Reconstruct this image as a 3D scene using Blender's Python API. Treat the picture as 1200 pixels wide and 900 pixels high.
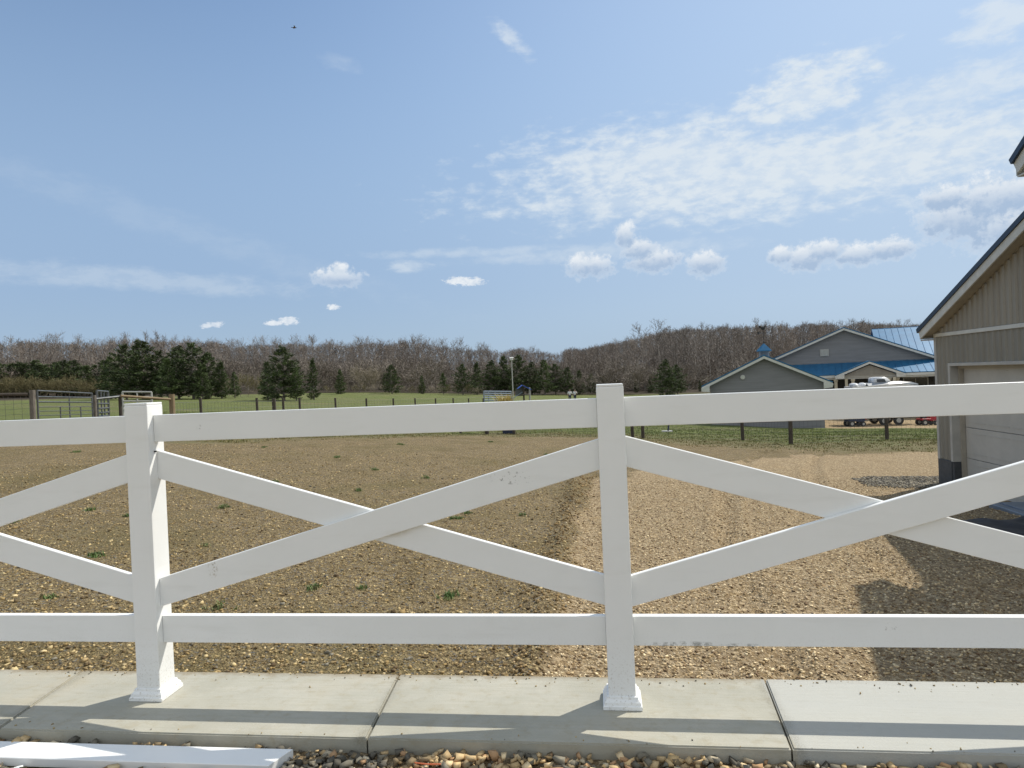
import bpy, bmesh, math, random
import numpy as np
from mathutils import Vector, Matrix, noise as mnoise
R = math.radians
random.seed(7); rng = np.random.default_rng(7)
for o in list(bpy.data.objects): bpy.data.objects.remove(o)
scene = bpy.context.scene
COL = scene.collection

# ------------------------------------------------------------------ camera
CAM = np.array([0.0146, -3.2306, 1.5667]); FPX = 802.2
CR = np.array([0.99120364, 0.12543244, -0.0422143])
CU = np.array([0.04089721, 0.01305819, 0.99907803])
CF = np.array([-0.12586804, 0.99201622, -0.00781349])
cd = bpy.data.cameras.new('camera'); cam = bpy.data.objects.new('camera', cd); COL.objects.link(cam)
cd.sensor_width = 36; cd.lens = FPX / 1200 * 36; cd.clip_start = .05; cd.clip_end = 6000
cam.matrix_world = Matrix(((CR[0], CU[0], -CF[0], CAM[0]), (CR[1], CU[1], -CF[1], CAM[1]), (CR[2], CU[2], -CF[2], CAM[2]), (0, 0, 0, 1)))
scene.camera = cam

def ray(x, y): return CF + CR * (x - 600) / FPX + CU * (450 - y) / FPX
def at(x, y, Z): return CAM + ray(x, y) * Z          # place read off the survey of the photo, at its true distance

# ------------------------------------------------------------------ node helpers
class NT:
    def __init__(s, tree): s.t = tree; s.n = tree.nodes; s.l = tree.links
    def node(s, kind, ins=None, **kw):
        n = s.n.new(kind)
        for k, v in kw.items(): setattr(n, k, v)
        if ins:
            for k, v in ins.items(): s.put(n.inputs[k], v)
        return n
    def put(s, sock, v):
        if isinstance(v, bpy.types.NodeSocket): s.l.new(v, sock)
        elif isinstance(v, (tuple, list)) and len(v) == 3 and sock.type == 'RGBA': sock.default_value = (*v, 1)
        else: sock.default_value = v
    def math(s, op, a, b=0., c=None, clamp=False):
        n = s.node('ShaderNodeMath', operation=op); n.use_clamp = clamp
        s.put(n.inputs[0], a); s.put(n.inputs[1], b)
        if c is not None: s.put(n.inputs[2], c)
        return n.outputs[0]
    def mix(s, f, a, b, blend='MIX'):
        n = s.node('ShaderNodeMix', data_type='RGBA', blend_type=blend)
        s.put(n.inputs[0], f); s.put(n.inputs[6], a); s.put(n.inputs[7], b); return n.outputs[2]
    def step(s, v, lo, hi):
        n = s.node('ShaderNodeMapRange', interpolation_type='SMOOTHSTEP')
        s.put(n.inputs[0], v); s.put(n.inputs[1], lo); s.put(n.inputs[2], hi); return n.outputs[0]
    def noise(s, vec, scale, detail=4, rough=.55, dist=0., out=0):
        n = s.node('ShaderNodeTexNoise'); s.put(n.inputs['Vector'], vec)
        for k, v in (('Scale', scale), ('Detail', detail), ('Roughness', rough), ('Distortion', dist)): n.inputs[k].default_value = v
        return n.outputs[out]
    def mapping(s, vec, scale=(1, 1, 1), rot=(0, 0, 0), loc=(0, 0, 0)):
        n = s.node('ShaderNodeMapping'); s.put(n.inputs[0], vec)
        n.inputs['Scale'].default_value = scale; n.inputs['Rotation'].default_value = rot; n.inputs['Location'].default_value = loc
        return n.outputs[0]

# ------------------------------------------------------------------ sky, sun, exposure
SUNV = Vector((.66, .607, 1.0)).normalized()
SUN_EL = math.asin(SUNV.z); SUN_AZ = math.atan2(SUNV.x, SUNV.y)
SKY = .098
EXPO = .45
world = bpy.data.worlds.new('World'); scene.world = world; world.use_nodes = True
w = NT(world.node_tree); w.n.clear()
sky = w.node('ShaderNodeTexSky', sky_type='NISHITA'); sky.sun_disc = False
sky.sun_elevation = SUN_EL; sky.sun_rotation = SUN_AZ; sky.altitude = 300; sky.air_density = 1.25; sky.dust_density = .5; sky.ozone_density = 2.0
tc = w.node('ShaderNodeTexCoord'); D = tc.outputs['Generated']
sep = w.node('ShaderNodeSeparateXYZ', {0: D})
az = w.math('MULTIPLY', w.math('ARCTAN2', sep.outputs[0], sep.outputs[1]), 57.2958)
el = w.math('MULTIPLY', w.math('ARCSINE', sep.outputs[2]), 57.2958)
ae = w.node('ShaderNodeCombineXYZ', {0: az, 1: el}).outputs[0]
def azel(x, y):
    d = ray(x, y); d = d / np.linalg.norm(d); return math.degrees(math.atan2(d[0], d[1])), math.degrees(math.asin(d[2]))
def ellipse(px, py, rx, ry, tilt=0):                  # normalised distance from a cloud's centre, in degrees of sky
    a, e = azel(px, py)
    k = w.node('ShaderNodeMapping', vector_type='TEXTURE'); w.put(k.inputs[0], ae)
    k.inputs['Location'].default_value = (a, e, 0); k.inputs['Rotation'].default_value = (0, 0, R(tilt))
    k.inputs['Scale'].default_value = (rx / 14., ry / 14., 1)
    m = k.outputs[0]
    return w.node('ShaderNodeVectorMath', {0: m}, operation='LENGTH').outputs['Value']
nb = w.noise(ae, 1.05, 8, .66); nf = w.noise(ae, 2.6, 6, .62)
nw = w.math('ADD', w.math('MULTIPLY', w.math('SUBTRACT', nb, .5), 2.6), w.math('MULTIPLY', w.math('SUBTRACT', nf, .5), .9))
nw2 = w.math('MULTIPLY', w.math('SUBTRACT', w.noise(w.mapping(ae, (1, 1.6, 1)), 2.4, 6, .68), .5), 4.2)
# high thin cloud
cir = w.mapping(ae, (.10, .34, 1), (0, 0, R(-6)))
n1 = w.noise(cir, 2.0, 9, .62, .1); n2 = w.noise(w.mapping(ae, (.40, .85, 1), (0, 0, R(-8))), 1.3, 8, .62, .15)
cn = w.math('ADD', w.math('MULTIPLY', n1, .5), w.math('MULTIPLY', n2, .5))
def soft(px, py, rx, ry, tilt, lo, hi, amt, nz=1.0):
    d = ellipse(px, py, rx, ry, tilt)
    dd = w.math('SUBTRACT', d, w.math('MULTIPLY', w.math('SUBTRACT', cn, .5), 3.0 * nz))
    n = w.node('ShaderNodeMapRange', interpolation_type='SMOOTHSTEP'); w.put(n.inputs[0], dd)
    n.inputs[1].default_value = lo; n.inputs[2].default_value = hi; n.inputs[3].default_value = amt; n.inputs[4].default_value = 0
    return n.outputs[0]
veil = None
for a in [(930, 200, 330, 44, 0, .30, 1.30, .88), (780, 190, 190, 46, 0, .30, 1.25, .85), (730, 235, 130, 18, 0, .3, 1.2, .6), (940, 108, 85, 36, 8, .25, 1.1, .9), (1120, 108, 110, 22, 4, .2, 1.2, .65), (1175, 18, 46, 26, 18, .3, 1.1, .65),
          (130, 326, 220, 12, -3, .2, 1.3, .28), (200, 265, 260, 16, -17, .1, 1.4, .10), (598, 44, 34, 11, -38, .2, 1.1, .6),
          (560, 296, 120, 6, 0, .2, 1.3, .35), (478, 312, 26, 7, 0, .3, 1.2, .5), (700, 296, 160, 10, 0, .2, 1.3, .35), (400, 75, 30, 8, -10, .2, 1.2, .15)]:
    s_ = soft(*a); veil = s_ if veil is None else w.math('MAXIMUM', veil, s_)
veil = w.math('MULTIPLY', veil, w.math('ADD', .62, w.math('MULTIPLY', w.step(n2, .38, .6), .38)))
vc = w.mix(w.math('MULTIPLY', w.step(el, 34., 6.), .86), sky.outputs[0], (2.3, 3.3, 4.9))      # summer haze low in the sky
vc = w.mix(w.math('MULTIPLY', w.step(el, 9., -1.), .55), vc, (2.95, 3.95, 4.75))
front = w.math('MULTIPLY', w.step(az, -32., 34.), w.step(el, -2., 6.))
vc = w.mix(w.math('MULTIPLY', front, .55), vc, (4.2, 5.2, 6.4))
# unseen bright veil added behind the camera to lift the shaded fence faces
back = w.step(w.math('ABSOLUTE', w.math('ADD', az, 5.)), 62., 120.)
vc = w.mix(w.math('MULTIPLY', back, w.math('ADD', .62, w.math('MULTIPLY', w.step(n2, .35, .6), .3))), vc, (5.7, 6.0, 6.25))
vc = w.mix(veil, vc, (5.6, 6.1, 6.5))
# small heaped clouds: (x, y, rx, ry) lobes; flat shaded bases, bright tops
lobes = [(395, 325, 31, 15), (398, 318, 14, 12), (322, 378, 12, 4), (338, 376, 14, 5), (390, 360, 9, 4), (252, 380, 10, 3.5), (242, 382, 7, 3), (536, 329, 17, 6), (552, 330, 18, 6), 
         (692, 312, 34, 17), (680, 306, 18, 12), (733, 276, 14, 20), (748, 292, 24, 18), (765, 305, 36, 18), (826, 308, 26, 18),
         (916, 300, 16, 13), (945, 302, 32, 19), (968, 294, 24, 15), (1005, 298, 30, 14), (1042, 292, 29, 15), (1128, 252, 48, 34), (1158, 232, 36, 28), (1192, 226, 34, 24), (1190, 262, 60, 34), (1106, 232, 26, 17)]
cm = None; sh = None
for (x, y, rx, ry) in lobes:
    d = ellipse(x, y, rx * 1.05, ry * 1.05)
    k = .58 if ry > 12 else .5
    m = w.math('SUBTRACT', 1.0, w.step(w.math('SUBTRACT', d, w.math('MULTIPLY', nw if ry > 9 else nw2, k)), (.42), .98))
    cm = m if cm is None else w.math('MAXIMUM', cm, m)
    a, e = azel(x, y)
    bot = w.math('MULTIPLY', m, w.step(w.math('SUBTRACT', el, w.math('MULTIPLY', w.math('SUBTRACT', nb, .5), ry / 14. * 1.5)), e + ry / 14. * .5, e - ry / 14. * .45))
    if ry > 12: sh = bot if sh is None else w.math('MAXIMUM', sh, bot)
cc = w.mix(w.math('MULTIPLY', sh, 1.0), w.mix(w.step(nb, .35, .62), (4.9, 5.5, 6.2), (6.3, 6.6, 6.9)), (3.0, 3.9, 5.2))
vc = w.mix(w.math('MULTIPLY', cm, .95), vc, cc)
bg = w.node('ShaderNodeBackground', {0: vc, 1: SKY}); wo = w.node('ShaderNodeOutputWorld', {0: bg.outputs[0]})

sd = bpy.data.lights.new('sun', 'SUN'); sd.energy = 3.3; sd.angle = R(.5); sd.color = (1, .94, .835)
sun = bpy.data.objects.new('sun', sd); COL.objects.link(sun); sun.rotation_euler = SUNV.to_track_quat('Z', 'Y').to_euler()
vs = scene.view_settings; scene.display_settings.display_device = 'sRGB'
vs.view_transform = 'Standard'; vs.look = 'None'; vs.gamma = 1; vs.exposure = EXPO; vs.use_curve_mapping = False
scene.cycles.max_bounces = 6; scene.cycles.diffuse_bounces = 3; scene.cycles.glossy_bounces = 2; scene.cycles.transparent_max_bounces = 4

# ------------------------------------------------------------------ materials
def pbr(name, col, rough=.6, metal=0., spec=.5):
    m = bpy.data.materials.new(name); m.use_nodes = True; t = NT(m.node_tree); b = t.n['Principled BSDF']
    b.inputs['Base Color'].default_value = (*col, 1); b.inputs['Roughness'].default_value = rough; b.inputs['Metallic'].default_value = metal
    b.inputs['Specular IOR Level'].default_value = spec
    return m, t, b
def mottled(name, c1, c2, scale=8, rough=.7, metal=0., bump=.0, stretch=(1, 1, 1), detail=6, bscale=None, coord='Object', spec=.5, lo=.35, hi=.65):
    m, t, b = pbr(name, c1, rough, metal, spec)
    v = t.mapping(t.node('ShaderNodeTexCoord').outputs[coord], stretch)
    n = t.noise(v, scale, detail, .6)
    t.put(b.inputs['Base Color'], t.mix(t.step(n, lo, hi), c1, c2))
    if bump:
        bp = t.node('ShaderNodeBump', {'Height': t.noise(v, bscale or scale * 3, 5, .6), 'Strength': bump, 'Distance': .01}); t.put(b.inputs['Normal'], bp.outputs[0])
    return m
def attr_mat(name, rough=.8, mul=1.0, spec=.3, bump=0, bscale=60):
    m, t, b = pbr(name, (1, 1, 1), rough, 0, spec)
    a = t.node('ShaderNodeAttribute', attribute_name='col')
    t.put(b.inputs['Base Color'], a.outputs['Color'])
    if bump:
        bp = t.node('ShaderNodeBump', {'Height': t.noise(t.node('ShaderNodeTexCoord').outputs['Object'], bscale, 4), 'Strength': bump, 'Distance': .004}); t.put(b.inputs['Normal'], bp.outputs[0])
    return m

M = {}
# white vinyl with faint grime and a few scuffs where the photo has them
m, t, b = pbr('white_vinyl', (.8, .8, .78), .38)
P = t.node('ShaderNodeNewGeometry').outputs['Position']
g = t.noise(P, 3.2, 6, .62); col = t.mix(t.step(g, .35, .75), (.86, .87, .86), (.835, .845, .83))
g2 = t.noise(t.mapping(P, (1, 1, 6)), 2.2, 5, .6); col = t.mix(t.math('MULTIPLY', t.step(g2, .5, .8), .18), col, (.58, .57, .52))
pz = t.node('ShaderNodeSeparateXYZ', {0: P}).outputs[2]
spl = t.math('MULTIPLY', t.math('MULTIPLY', t.step(pz, .42, .0), t.step(pz, -.01, .004)), t.step(t.noise(P, 90, 3, .7), .54, .66))
col = t.mix(t.math('MULTIPLY', spl, .5), col, (.42, .37, .29))
fine = t.noise(P, 55, 4, .7)
def scuff(c, r, amt, dark, lo=.5, hi=.6, sc=None):
    global col
    k = t.node('ShaderNodeMapping', vector_type='TEXTURE'); t.put(k.inputs[0], P)
    k.inputs['Location'].default_value = c; k.inputs['Scale'].default_value = r
    d = t.node('ShaderNodeVectorMath', {0: k.outputs[0]}, operation='LENGTH').outputs['Value']
    mk = t.math('MULTIPLY', t.step(d, 1.0, .35), t.step(fine if sc is None else t.noise(P, sc, 4, .7), lo, hi))
    col = t.mix(t.math('MULTIPLY', mk, amt), col, dark)
scuff((.36, .03, .285), (.22, .06, .02), .75, (.16, .16, .14), .42, .6, 38)
scuff((.62, .03, .282), (.12, .06, .014), .6, (.2, .2, .18), .45, .6, 38)
scuff((-.42, .03, 1.09), (.13, .06, .045), .8, (.2, .19, .17), .57, .63)
scuff((-1.98, .03, .66), (.035, .06, .06), .6, (.30, .23, .13), .5, .6)
scuff((-2.0, .03, 1.38), (.05, .06, .03), .5, (.3, .29, .27), .58, .63)
scuff((1.25, .03, .37), (.1, .06, .03), .5, (.3, .29, .27), .6, .64)
scuff((-.9, .03, .82), (.5, .06, .2), .3, (.4, .38, .34), .68, .71)
scuff((-1.02, .07, .83), (.10, .05, .035), .22, (.5, .38, .22), .2, .5)
scuff((.22, .0, .95), (1.5, .08, .6), .35, (.45, .42, .36), .70, .74)
t.put(b.inputs['Base Color'], col)
bp = t.node('ShaderNodeBump', {'Height': t.noise(t.mapping(P, (1, 1, 1)), 9, 2, .5), 'Strength': .05, 'Distance': .01}); t.put(b.inputs['Normal'], bp.outputs[0])
M['vinyl'] = m
# concrete
m, t, b = pbr('concrete', (.5, .5, .45), .85, 0, .3)
P = t.node('ShaderNodeNewGeometry').outputs['Position']
n0 = t.noise(P, 1.6, 6, .62); n1_ = t.noise(t.mapping(P, (2, 26, 4), (0, 0, R(1.5))), 1.6, 5, .6); n2_ = t.noise(P, 140, 4, .7); n3 = t.noise(P, 14, 7, .68)
col = t.mix(t.step(n0, .3, .7), (.36, .35, .29), (.46, .445, .38))
col = t.mix(t.math('MULTIPLY', t.step(n1_, .40, .72), .5), col, (.36, .35, .28))
col = t.mix(t.math('MULTIPLY', t.step(n3, .48, .72), .5), col, (.33, .29, .20))
col = t.mix(t.math('MULTIPLY', t.step(t.noise(P, .8, 5, .7), .52, .7), .45), col, (.36, .31, .21))
py = t.node('ShaderNodeSeparateXYZ', {0: P}).outputs[1]
col = t.mix(t.math('MULTIPLY', t.step(t.math('ADD', py, t.math('MULTIPLY', n3, .12)), .33, .40), .7), col, (.24, .19, .12))
px = t.node('ShaderNodeSeparateXYZ', {0: P}).outputs[0]
col = t.mix(t.math('MULTIPLY', t.step(px, .755, .765), .75), col, (.455, .46, .43))
for jx in (-2.94, -1.095, .762):      # grime along each joint
    dj = t.math('ABSOLUTE', t.math('ADD', t.math('SUBTRACT', px, jx), t.math('MULTIPLY', t.math('SUBTRACT', n3, .5), .1)))
    col = t.mix(t.math('MULTIPLY', t.step(dj, .055, .0), t.math('MULTIPLY', t.step(n2_, .35, .6), .5)), col, (.2, .19, .15))
col = t.mix(t.math('MULTIPLY', t.step(n2_, .62, .75), .35), col, (.3, .29, .24))
t.put(b.inputs['Base Color'], col)
bp = t.node('ShaderNodeBump', {'Height': t.math('ADD', t.math('MULTIPLY', n1_, .8), t.math('MULTIPLY', n2_, .3)), 'Strength': .6, 'Distance': .008}); t.put(b.inputs['Normal'], bp.outputs[0])
M['concrete'] = m
# ground: weights baked per vertex (r = gravel, g = grass, b = woodland floor)
m, t, b = pbr('ground', (.2, .16, .1), .95, 0, .15)
P = t.node('ShaderNodeNewGeometry').outputs['Position']; A = t.node('ShaderNodeAttribute', attribute_name='mask')
sp = t.node('ShaderNodeSeparateColor', {0: A.outputs['Color']})
nA = t.noise(P, 3.0, 8, .68); nB = t.noise(P, 26, 6, .7); nC = t.noise(P, .45, 6, .6)
vo = t.node('ShaderNodeTexVoronoi', {'Vector': P, 'Scale': 62.}); vg = t.node('ShaderNodeTexVoronoi', {'Vector': P, 'Scale': 42.})
vr = t.node('ShaderNodeSeparateColor', {0: vo.outputs['Color']}).outputs[0]; vr2 = t.node('ShaderNodeSeparateColor', {0: vg.outputs['Color']}).outputs[1]
dirt = t.mix(t.step(nA, .3, .7), (.24, .178, .088), (.36, .275, .155))
dirt = t.mix(t.step(vr, .62, .95), dirt, (.44, .35, .18)); dirt = t.mix(t.math('MULTIPLY', t.step(nB, .60, .42), .75), dirt, (.10, .072, .036))
dirt = t.mix(t.math('MULTIPLY', t.step(vr, .12, .02), .8), dirt, (.17, .18, .19))
dirt = t.mix(t.math('MULTIPLY', t.step(nC, .46, .68), .5), dirt, (.16, .135, .055))
dirt = t.mix(t.math('MULTIPLY', t.step(t.noise(P, .9, 5, .65), .55, .72), .45), dirt, (.15, .108, .055))
grav = t.mix(t.step(vr2, .1, .9), (.34, .245, .13), (.62, .49, .31)); grav = t.mix(t.math('MULTIPLY', t.step(nB, .6, .40), .6), grav, (.13, .09, .055))
grav = t.mix(t.math('MULTIPLY', t.step(nA, .5, .7), .3), grav, (.42, .29, .15))
nG = t.noise(P, 1.3, 7, .7); nH = t.noise(P, 8, 6, .7); nI = t.noise(t.mapping(P, (.25, 1.2, 1)), .35, 5, .65)
gras = t.mix(t.step(nG, .3, .7), (.095, .125, .035), (.16, .18, .06)); gras = t.mix(t.math('MULTIPLY', t.step(nH, .45, .75), .6), gras, (.22, .205, .10))
gras = t.mix(t.math('MULTIPLY', t.step(nI, .5, .66), .7), gras, (.20, .175, .10))
wood = t.mix(t.step(nG, .3, .7), (.055, .045, .033), (.085, .068, .05))  # leaf litter darkened to stand for shade under the trees
dry = A.outputs['Alpha']
gras = t.mix(t.math('MULTIPLY', dry, t.step(nH, .25, .6)), gras, (.225, .18, .105))
c = t.mix(sp.outputs[0], dirt, grav); c = t.mix(sp.outputs[1], c, gras); c = t.mix(sp.outputs[2], c, wood)
t.put(b.inputs['Base Color'], c)
hh = t.math('ADD', t.math('MULTIPLY', vo.outputs['Distance'], .6), t.math('ADD', nB, t.math('MULTIPLY', nH, .6)))
bp = t.node('ShaderNodeBump', {'Height': hh, 'Strength': 1.0, 'Distance': .035}); t.put(b.inputs['Normal'], bp.outputs[0])
M['ground'] = m
M['stone'] = attr_mat('stone', .85, bump=.4)
M['leafy'] = attr_mat('leafy', .7)
M['roof'] = mottled('blue_metal_roof', (.014, .12, .25), (.02, .15, .30), 2, .42, .15)
M['navy'] = mottled('dark_blue_roof', (.014, .03, .06), (.02, .04, .075), 3, .35, .3)
M['trimw'] = mottled('white_trim', (.62, .62, .58), (.55, .55, .51), 5, .5)
M['trimg'] = mottled('pale_trim', (.46, .45, .41), (.40, .39, .36), 5, .5)
M['soffit'] = mottled('beige_soffit', (.40, .365, .30), (.35, .32, .26), 4, .6)
M['taupe'] = mottled('taupe_steel', (.255, .24, .20), (.22, .205, .17), 2.5, .5, 0, .05, (1, 1, .2))
M['taupe2'] = mottled('light_taupe_steel', (.30, .275, .225), (.265, .24, .195), 2.5, .5, 0, .05, (1, 1, .2))
M['skirt'] = mottled('dark_skirt', (.05, .055, .06), (.07, .075, .08), 12, .6, 0, .2)
M['doorw'] = mottled('garage_door_white', (.52, .50, .45), (.47, .455, .41), 3, .45, 0, .04)
M['siding'] = mottled('grey_siding', (.235, .235, .24), (.205, .205, .21), 2, .65, 0, 0, (.3, .3, 3))
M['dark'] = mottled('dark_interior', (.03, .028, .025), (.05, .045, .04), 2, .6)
M['cream'] = mottled('cream_wall', (.55, .50, .38), (.5, .45, .33), 2, .7)
M['glass'] = pbr('dark_glass', (.03, .035, .04), .08)[0]
M['galv'] = mottled('galvanised_tube', (.15, .155, .155), (.09, .095, .095), 14, .45, .5)
M['oldwood'] = mottled('weathered_wood', (.12, .10, .08), (.20, .175, .145), 9, .85, 0, .3, (6, 6, .8))
M['darkwood'] = mottled('dark_post_wood', (.045, .035, .028), (.085, .068, .05), 9, .85, 0, .3, (6, 6, .8))
M['newwood'] = mottled('tan_post_wood', (.20, .14, .075), (.26, .19, .11), 9, .8, 0, .2, (6, 6, .8))
M['wire'] = pbr('fence_wire', (.10, .10, .10), .5, .6)[0]
M['bark'] = mottled('bark', (.16, .135, .11), (.24, .21, .18), .6, .9)
M['twig'] = mottled('grey_twigs', (.21, .185, .16), (.29, .26, .23), .5, .9)
M['twigb'] = mottled('brown_twigs', (.175, .145, .115), (.24, .205, .17), .12, .9)
M['brush'] = mottled('brown_brush', (.15, .13, .06), (.20, .17, .08), .8, .9)
M['palebrush'] = mottled('pale_brush', (.26, .22, .16), (.33, .28, .21), .8, .9)
M['white'] = mottled('white_gelcoat', (.78, .78, .78), (.72, .72, .72), 3, .25)
M['grey'] = mottled('grey_deck', (.26, .28, .30), (.22, .24, .26), 3, .4)
M['red'] = mottled('red_paint', (.42, .02, .03), (.34, .02, .03), 6, .4)
M['black'] = mottled('black_rubber', (.02, .02, .02), (.035, .035, .035), 9, .7)
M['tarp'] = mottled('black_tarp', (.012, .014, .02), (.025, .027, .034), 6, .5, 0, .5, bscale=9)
M['bluecanopy'] = mottled('blue_canopy', (.04, .10, .45), (.05, .12, .5), 3, .6)
M['skin'] = mottled('skin', (.48, .29, .21), (.52, .32, .24), 9, .6)
M['hair'] = mottled('hair', (.06, .035, .025), (.09, .05, .035), 9, .7)
M['cloth'] = mottled('white_cloth', (.75, .75, .74), (.70, .70, .69), 9, .8)
M['denim'] = mottled('dark_cloth', (.03, .04, .07), (.04, .05, .09), 9, .9)
M['straw'] = mottled('straw_yellow', (.42, .36, .16), (.5, .43, .22), 9, .9)
M['orange'] = pbr('orange_cord', (.6, .16, .07), .5)[0]
M['steelblue'] = mottled('blue_grey_metal', (.20, .24, .29), (.26, .30, .35), 4, .4, .4)

# ------------------------------------------------------------------ mesh helpers
def tag(o, label=None, cat=None, group=None, kind=None):
    if label: o['label'] = label
    if cat: o['category'] = cat
    if group: o['group'] = group
    if kind: o['kind'] = kind
    return o
def empty(name, loc, rz=0, label=None, cat=None, group=None):
    o = bpy.data.objects.new(name, None); COL.objects.link(o); o.location = loc; o.rotation_euler = (0, 0, rz); o.empty_display_size = .2
    return tag(o, label, cat, group)
def link(name, me, mat, parent=None):
    o = bpy.data.objects.new(name, me); COL.objects.link(o)
    if mat is not None and not me.materials:
        for mm in (mat if isinstance(mat, (list, tuple)) else [mat]): me.materials.append(mm)
    if parent is not None: o.parent = parent
    return o
def np_mesh(name, V, F, mat, parent=None, col=None, smooth=False):
    V = np.asarray(V, np.float32); F = np.asarray(F, np.int32); k = F.shape[1]
    me = bpy.data.meshes.new(name); me.vertices.add(len(V)); me.vertices.foreach_set('co', V.ravel())
    me.loops.add(F.size); me.loops.foreach_set('vertex_index', F.ravel())
    me.polygons.add(len(F)); me.polygons.foreach_set('loop_start', np.arange(0, F.size, k, dtype=np.int32)); me.polygons.foreach_set('loop_total', np.full(len(F), k, np.int32))
    if col is not None:
        a = me.color_attributes.new('col', 'FLOAT_COLOR', 'POINT'); c = np.ones((len(V), 4), np.float32); c[:, :col.shape[1]] = col; a.data.foreach_set('color', c.ravel())
    me.update(calc_edges=True); me.validate()
    if smooth: me.polygons.foreach_set('use_smooth', np.ones(len(F), bool))
    return link(name, me, mat, parent)
class MB:
    def __init__(s): s.b = bmesh.new()
    def box(s, c, size, rot=None, bev=0., segs=2):
        q = bmesh.ops.create_cube(s.b, size=1); vs_ = q['verts']
        mt = Matrix.Translation(c) @ (rot.to_4x4() if rot is not None else Matrix()) @ Matrix.Diagonal((*size, 1))
        bmesh.ops.transform(s.b, matrix=mt, verts=vs_)
        if bev: bmesh.ops.bevel(s.b, geom=list({e for v in vs_ for e in v.link_edges}), offset=bev, segments=segs, affect='EDGES', profile=.5)
        return s
    def span(s, x0, x1, y0, y1, z0, z1, bev=0.): return s.box(((x0 + x1) / 2, (y0 + y1) / 2, (z0 + z1) / 2), (abs(x1 - x0), abs(y1 - y0), abs(z1 - z0)), None, bev)
    def slab(s, pts, thick):                                  # polygon given a thickness along -normal
        pts = [Vector(p) for p in pts]; n = (pts[1] - pts[0]).cross(pts[2] - pts[1]).normalized()
        a = [s.b.verts.new(p) for p in pts]; c = [s.b.verts.new(p - n * thick) for p in pts]
        s.b.faces.new(a); s.b.faces.new(c[::-1]); k = len(pts)
        for i in range(k): s.b.faces.new((a[i], c[i], c[(i + 1) % k], a[(i + 1) % k]))
        return s
    def tube(s, p, q, r, r2=None, n=8):
        p = Vector(p); q = Vector(q); d = q - p; L = d.length
        bmesh.ops.create_cone(s.b, cap_ends=True, segments=n, radius1=r, radius2=r if r2 is None else r2, depth=L,
                              matrix=Matrix.Translation((p + q) / 2) @ d.to_track_quat('Z', 'Y').to_matrix().to_4x4())
        return s
    def path(s, pts, r, n=8):
        for i in range(len(pts) - 1): s.tube(pts[i], pts[i + 1], r, n=n)
        for p in pts[1:-1]: s.ball(p, (r, r, r), 6)
        return s
    def ball(s, c, r, n=10):
        bmesh.ops.create_uvsphere(s.b, u_segments=n, v_segments=max(5, n // 2 + 1), radius=1, matrix=Matrix.Translation(c) @ Matrix.Diagonal((*r, 1))); return s
    def loft(s, rings, close=True):
        rs = [[s.b.verts.new(p) for p in r] for r in rings]; k = len(rings[0])
        for a, c in zip(rs, rs[1:]):
            for i in range(k): s.b.faces.new((a[i], a[(i + 1) % k], c[(i + 1) % k], c[i]))
        if close: s.b.faces.new(rs[0][::-1]); s.b.faces.new(rs[-1])
        return s
    def mesh(s, name, smooth=False):
        bmesh.ops.recalc_face_normals(s.b, faces=s.b.faces); me = bpy.data.meshes.new(name); s.b.to_mesh(me); s.b.free()
        if smooth:
            for p in me.polygons: p.use_smooth = True
        return me
    def build(s, name, mat, parent=None, smooth=False): return link(name, s.mesh(name, smooth), mat, parent)
def copy_tree(o, parent=None):
    c = o.copy(); COL.objects.link(c); c.parent = parent
    for ch in [x for x in o.children]: copy_tree(ch, c)
    return c

# ------------------------------------------------------------------ terrain
ctrl = np.array([(-9, .4, -.02), (-6, .4, -.1), (-3, .35, -.2), (0, .35, -.32), (2, .35, -.38), (6, 0, -.5), (12, 0, -.7), (-3, 5, -.15), (-7, 6, .05), (-14, 4, .3), (2.8, 4, -.48), (5.9, 9.6, -.6), (6, 4, -.55),
    (0, 7, -.38), (0, 13, -.48), (-3, 13, -.3), (-7.4, 15.7, 0), (-14, 12.1, .42), (-13, 16.3, .22), (-13.3, 30, -.25), (-9.6, 53, -.85), (5.95, 19.4, -.9), (6.5, 15.6, -.8), (1.5, 19, -.68), (-4.6, 24.4, -.68), (9, 19, -.86), (15, 12, -.9),
    (11, 43.5, -2.33), (11, 35, -1.9), (20, 57, -2.75), (30, 55, -2.75), (20, 35, -2.15), (22, 46, -2.75), (15, 46, -2.6), (45, 40, -2.6), (-61, 80, 1.0), (-33.6, 93, .43), (-15, 116, -1.1), (12, 99, -2.2), (-30, 30, .5), (-60, 40, 1.6), (-20, 60, -.35), (40, 15, -1.5), (30, -5, -.9), (-30, 0, .5),
    (80, 60, -2), (-100, 130, 2.5), (-150, 200, 5), (-80, 240, 4.5), (-20, 230, 0), (15, 150, -1.5), (45, 150, 0), (40, 200, 4), (60, 270, 9), (110, 240, 9), (200, 250, 10), (130, 150, 2), (10, 330, 3), (-300, 300, 8), (400, 300, 8), (-200, 60, 3), (300, 60, 0),
    (-60, -60, 0), (60, -60, -.5), (0, -60, 0), (0, 700, 0), (-900, 600, 0), (900, 600, 0), (0, 1600, 0), (1600, 0, 0), (-1600, 0, 0), (0, -1600, 0), (1600, 1600, 0), (-1600, 1600, 0)], float)
def _k(r2): return np.sqrt(r2 + .25)                       # soft linear kernel: no overshoot between far points
_X = ctrl[:, :2]; _G = _k(((_X[:, None] - _X[None]) ** 2).sum(2)); _n = len(_X)
_A = np.zeros((_n + 1, _n + 1)); _A[:_n, :_n] = _G; _A[:_n, _n] = 1; _A[_n, :_n] = 1
_w = np.linalg.solve(_A, np.append(ctrl[:, 2], 0))
def ss(x, a, b): t_ = np.clip((x - a) / (b - a), 0, 1); return t_ * t_ * (3 - 2 * t_)
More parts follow.
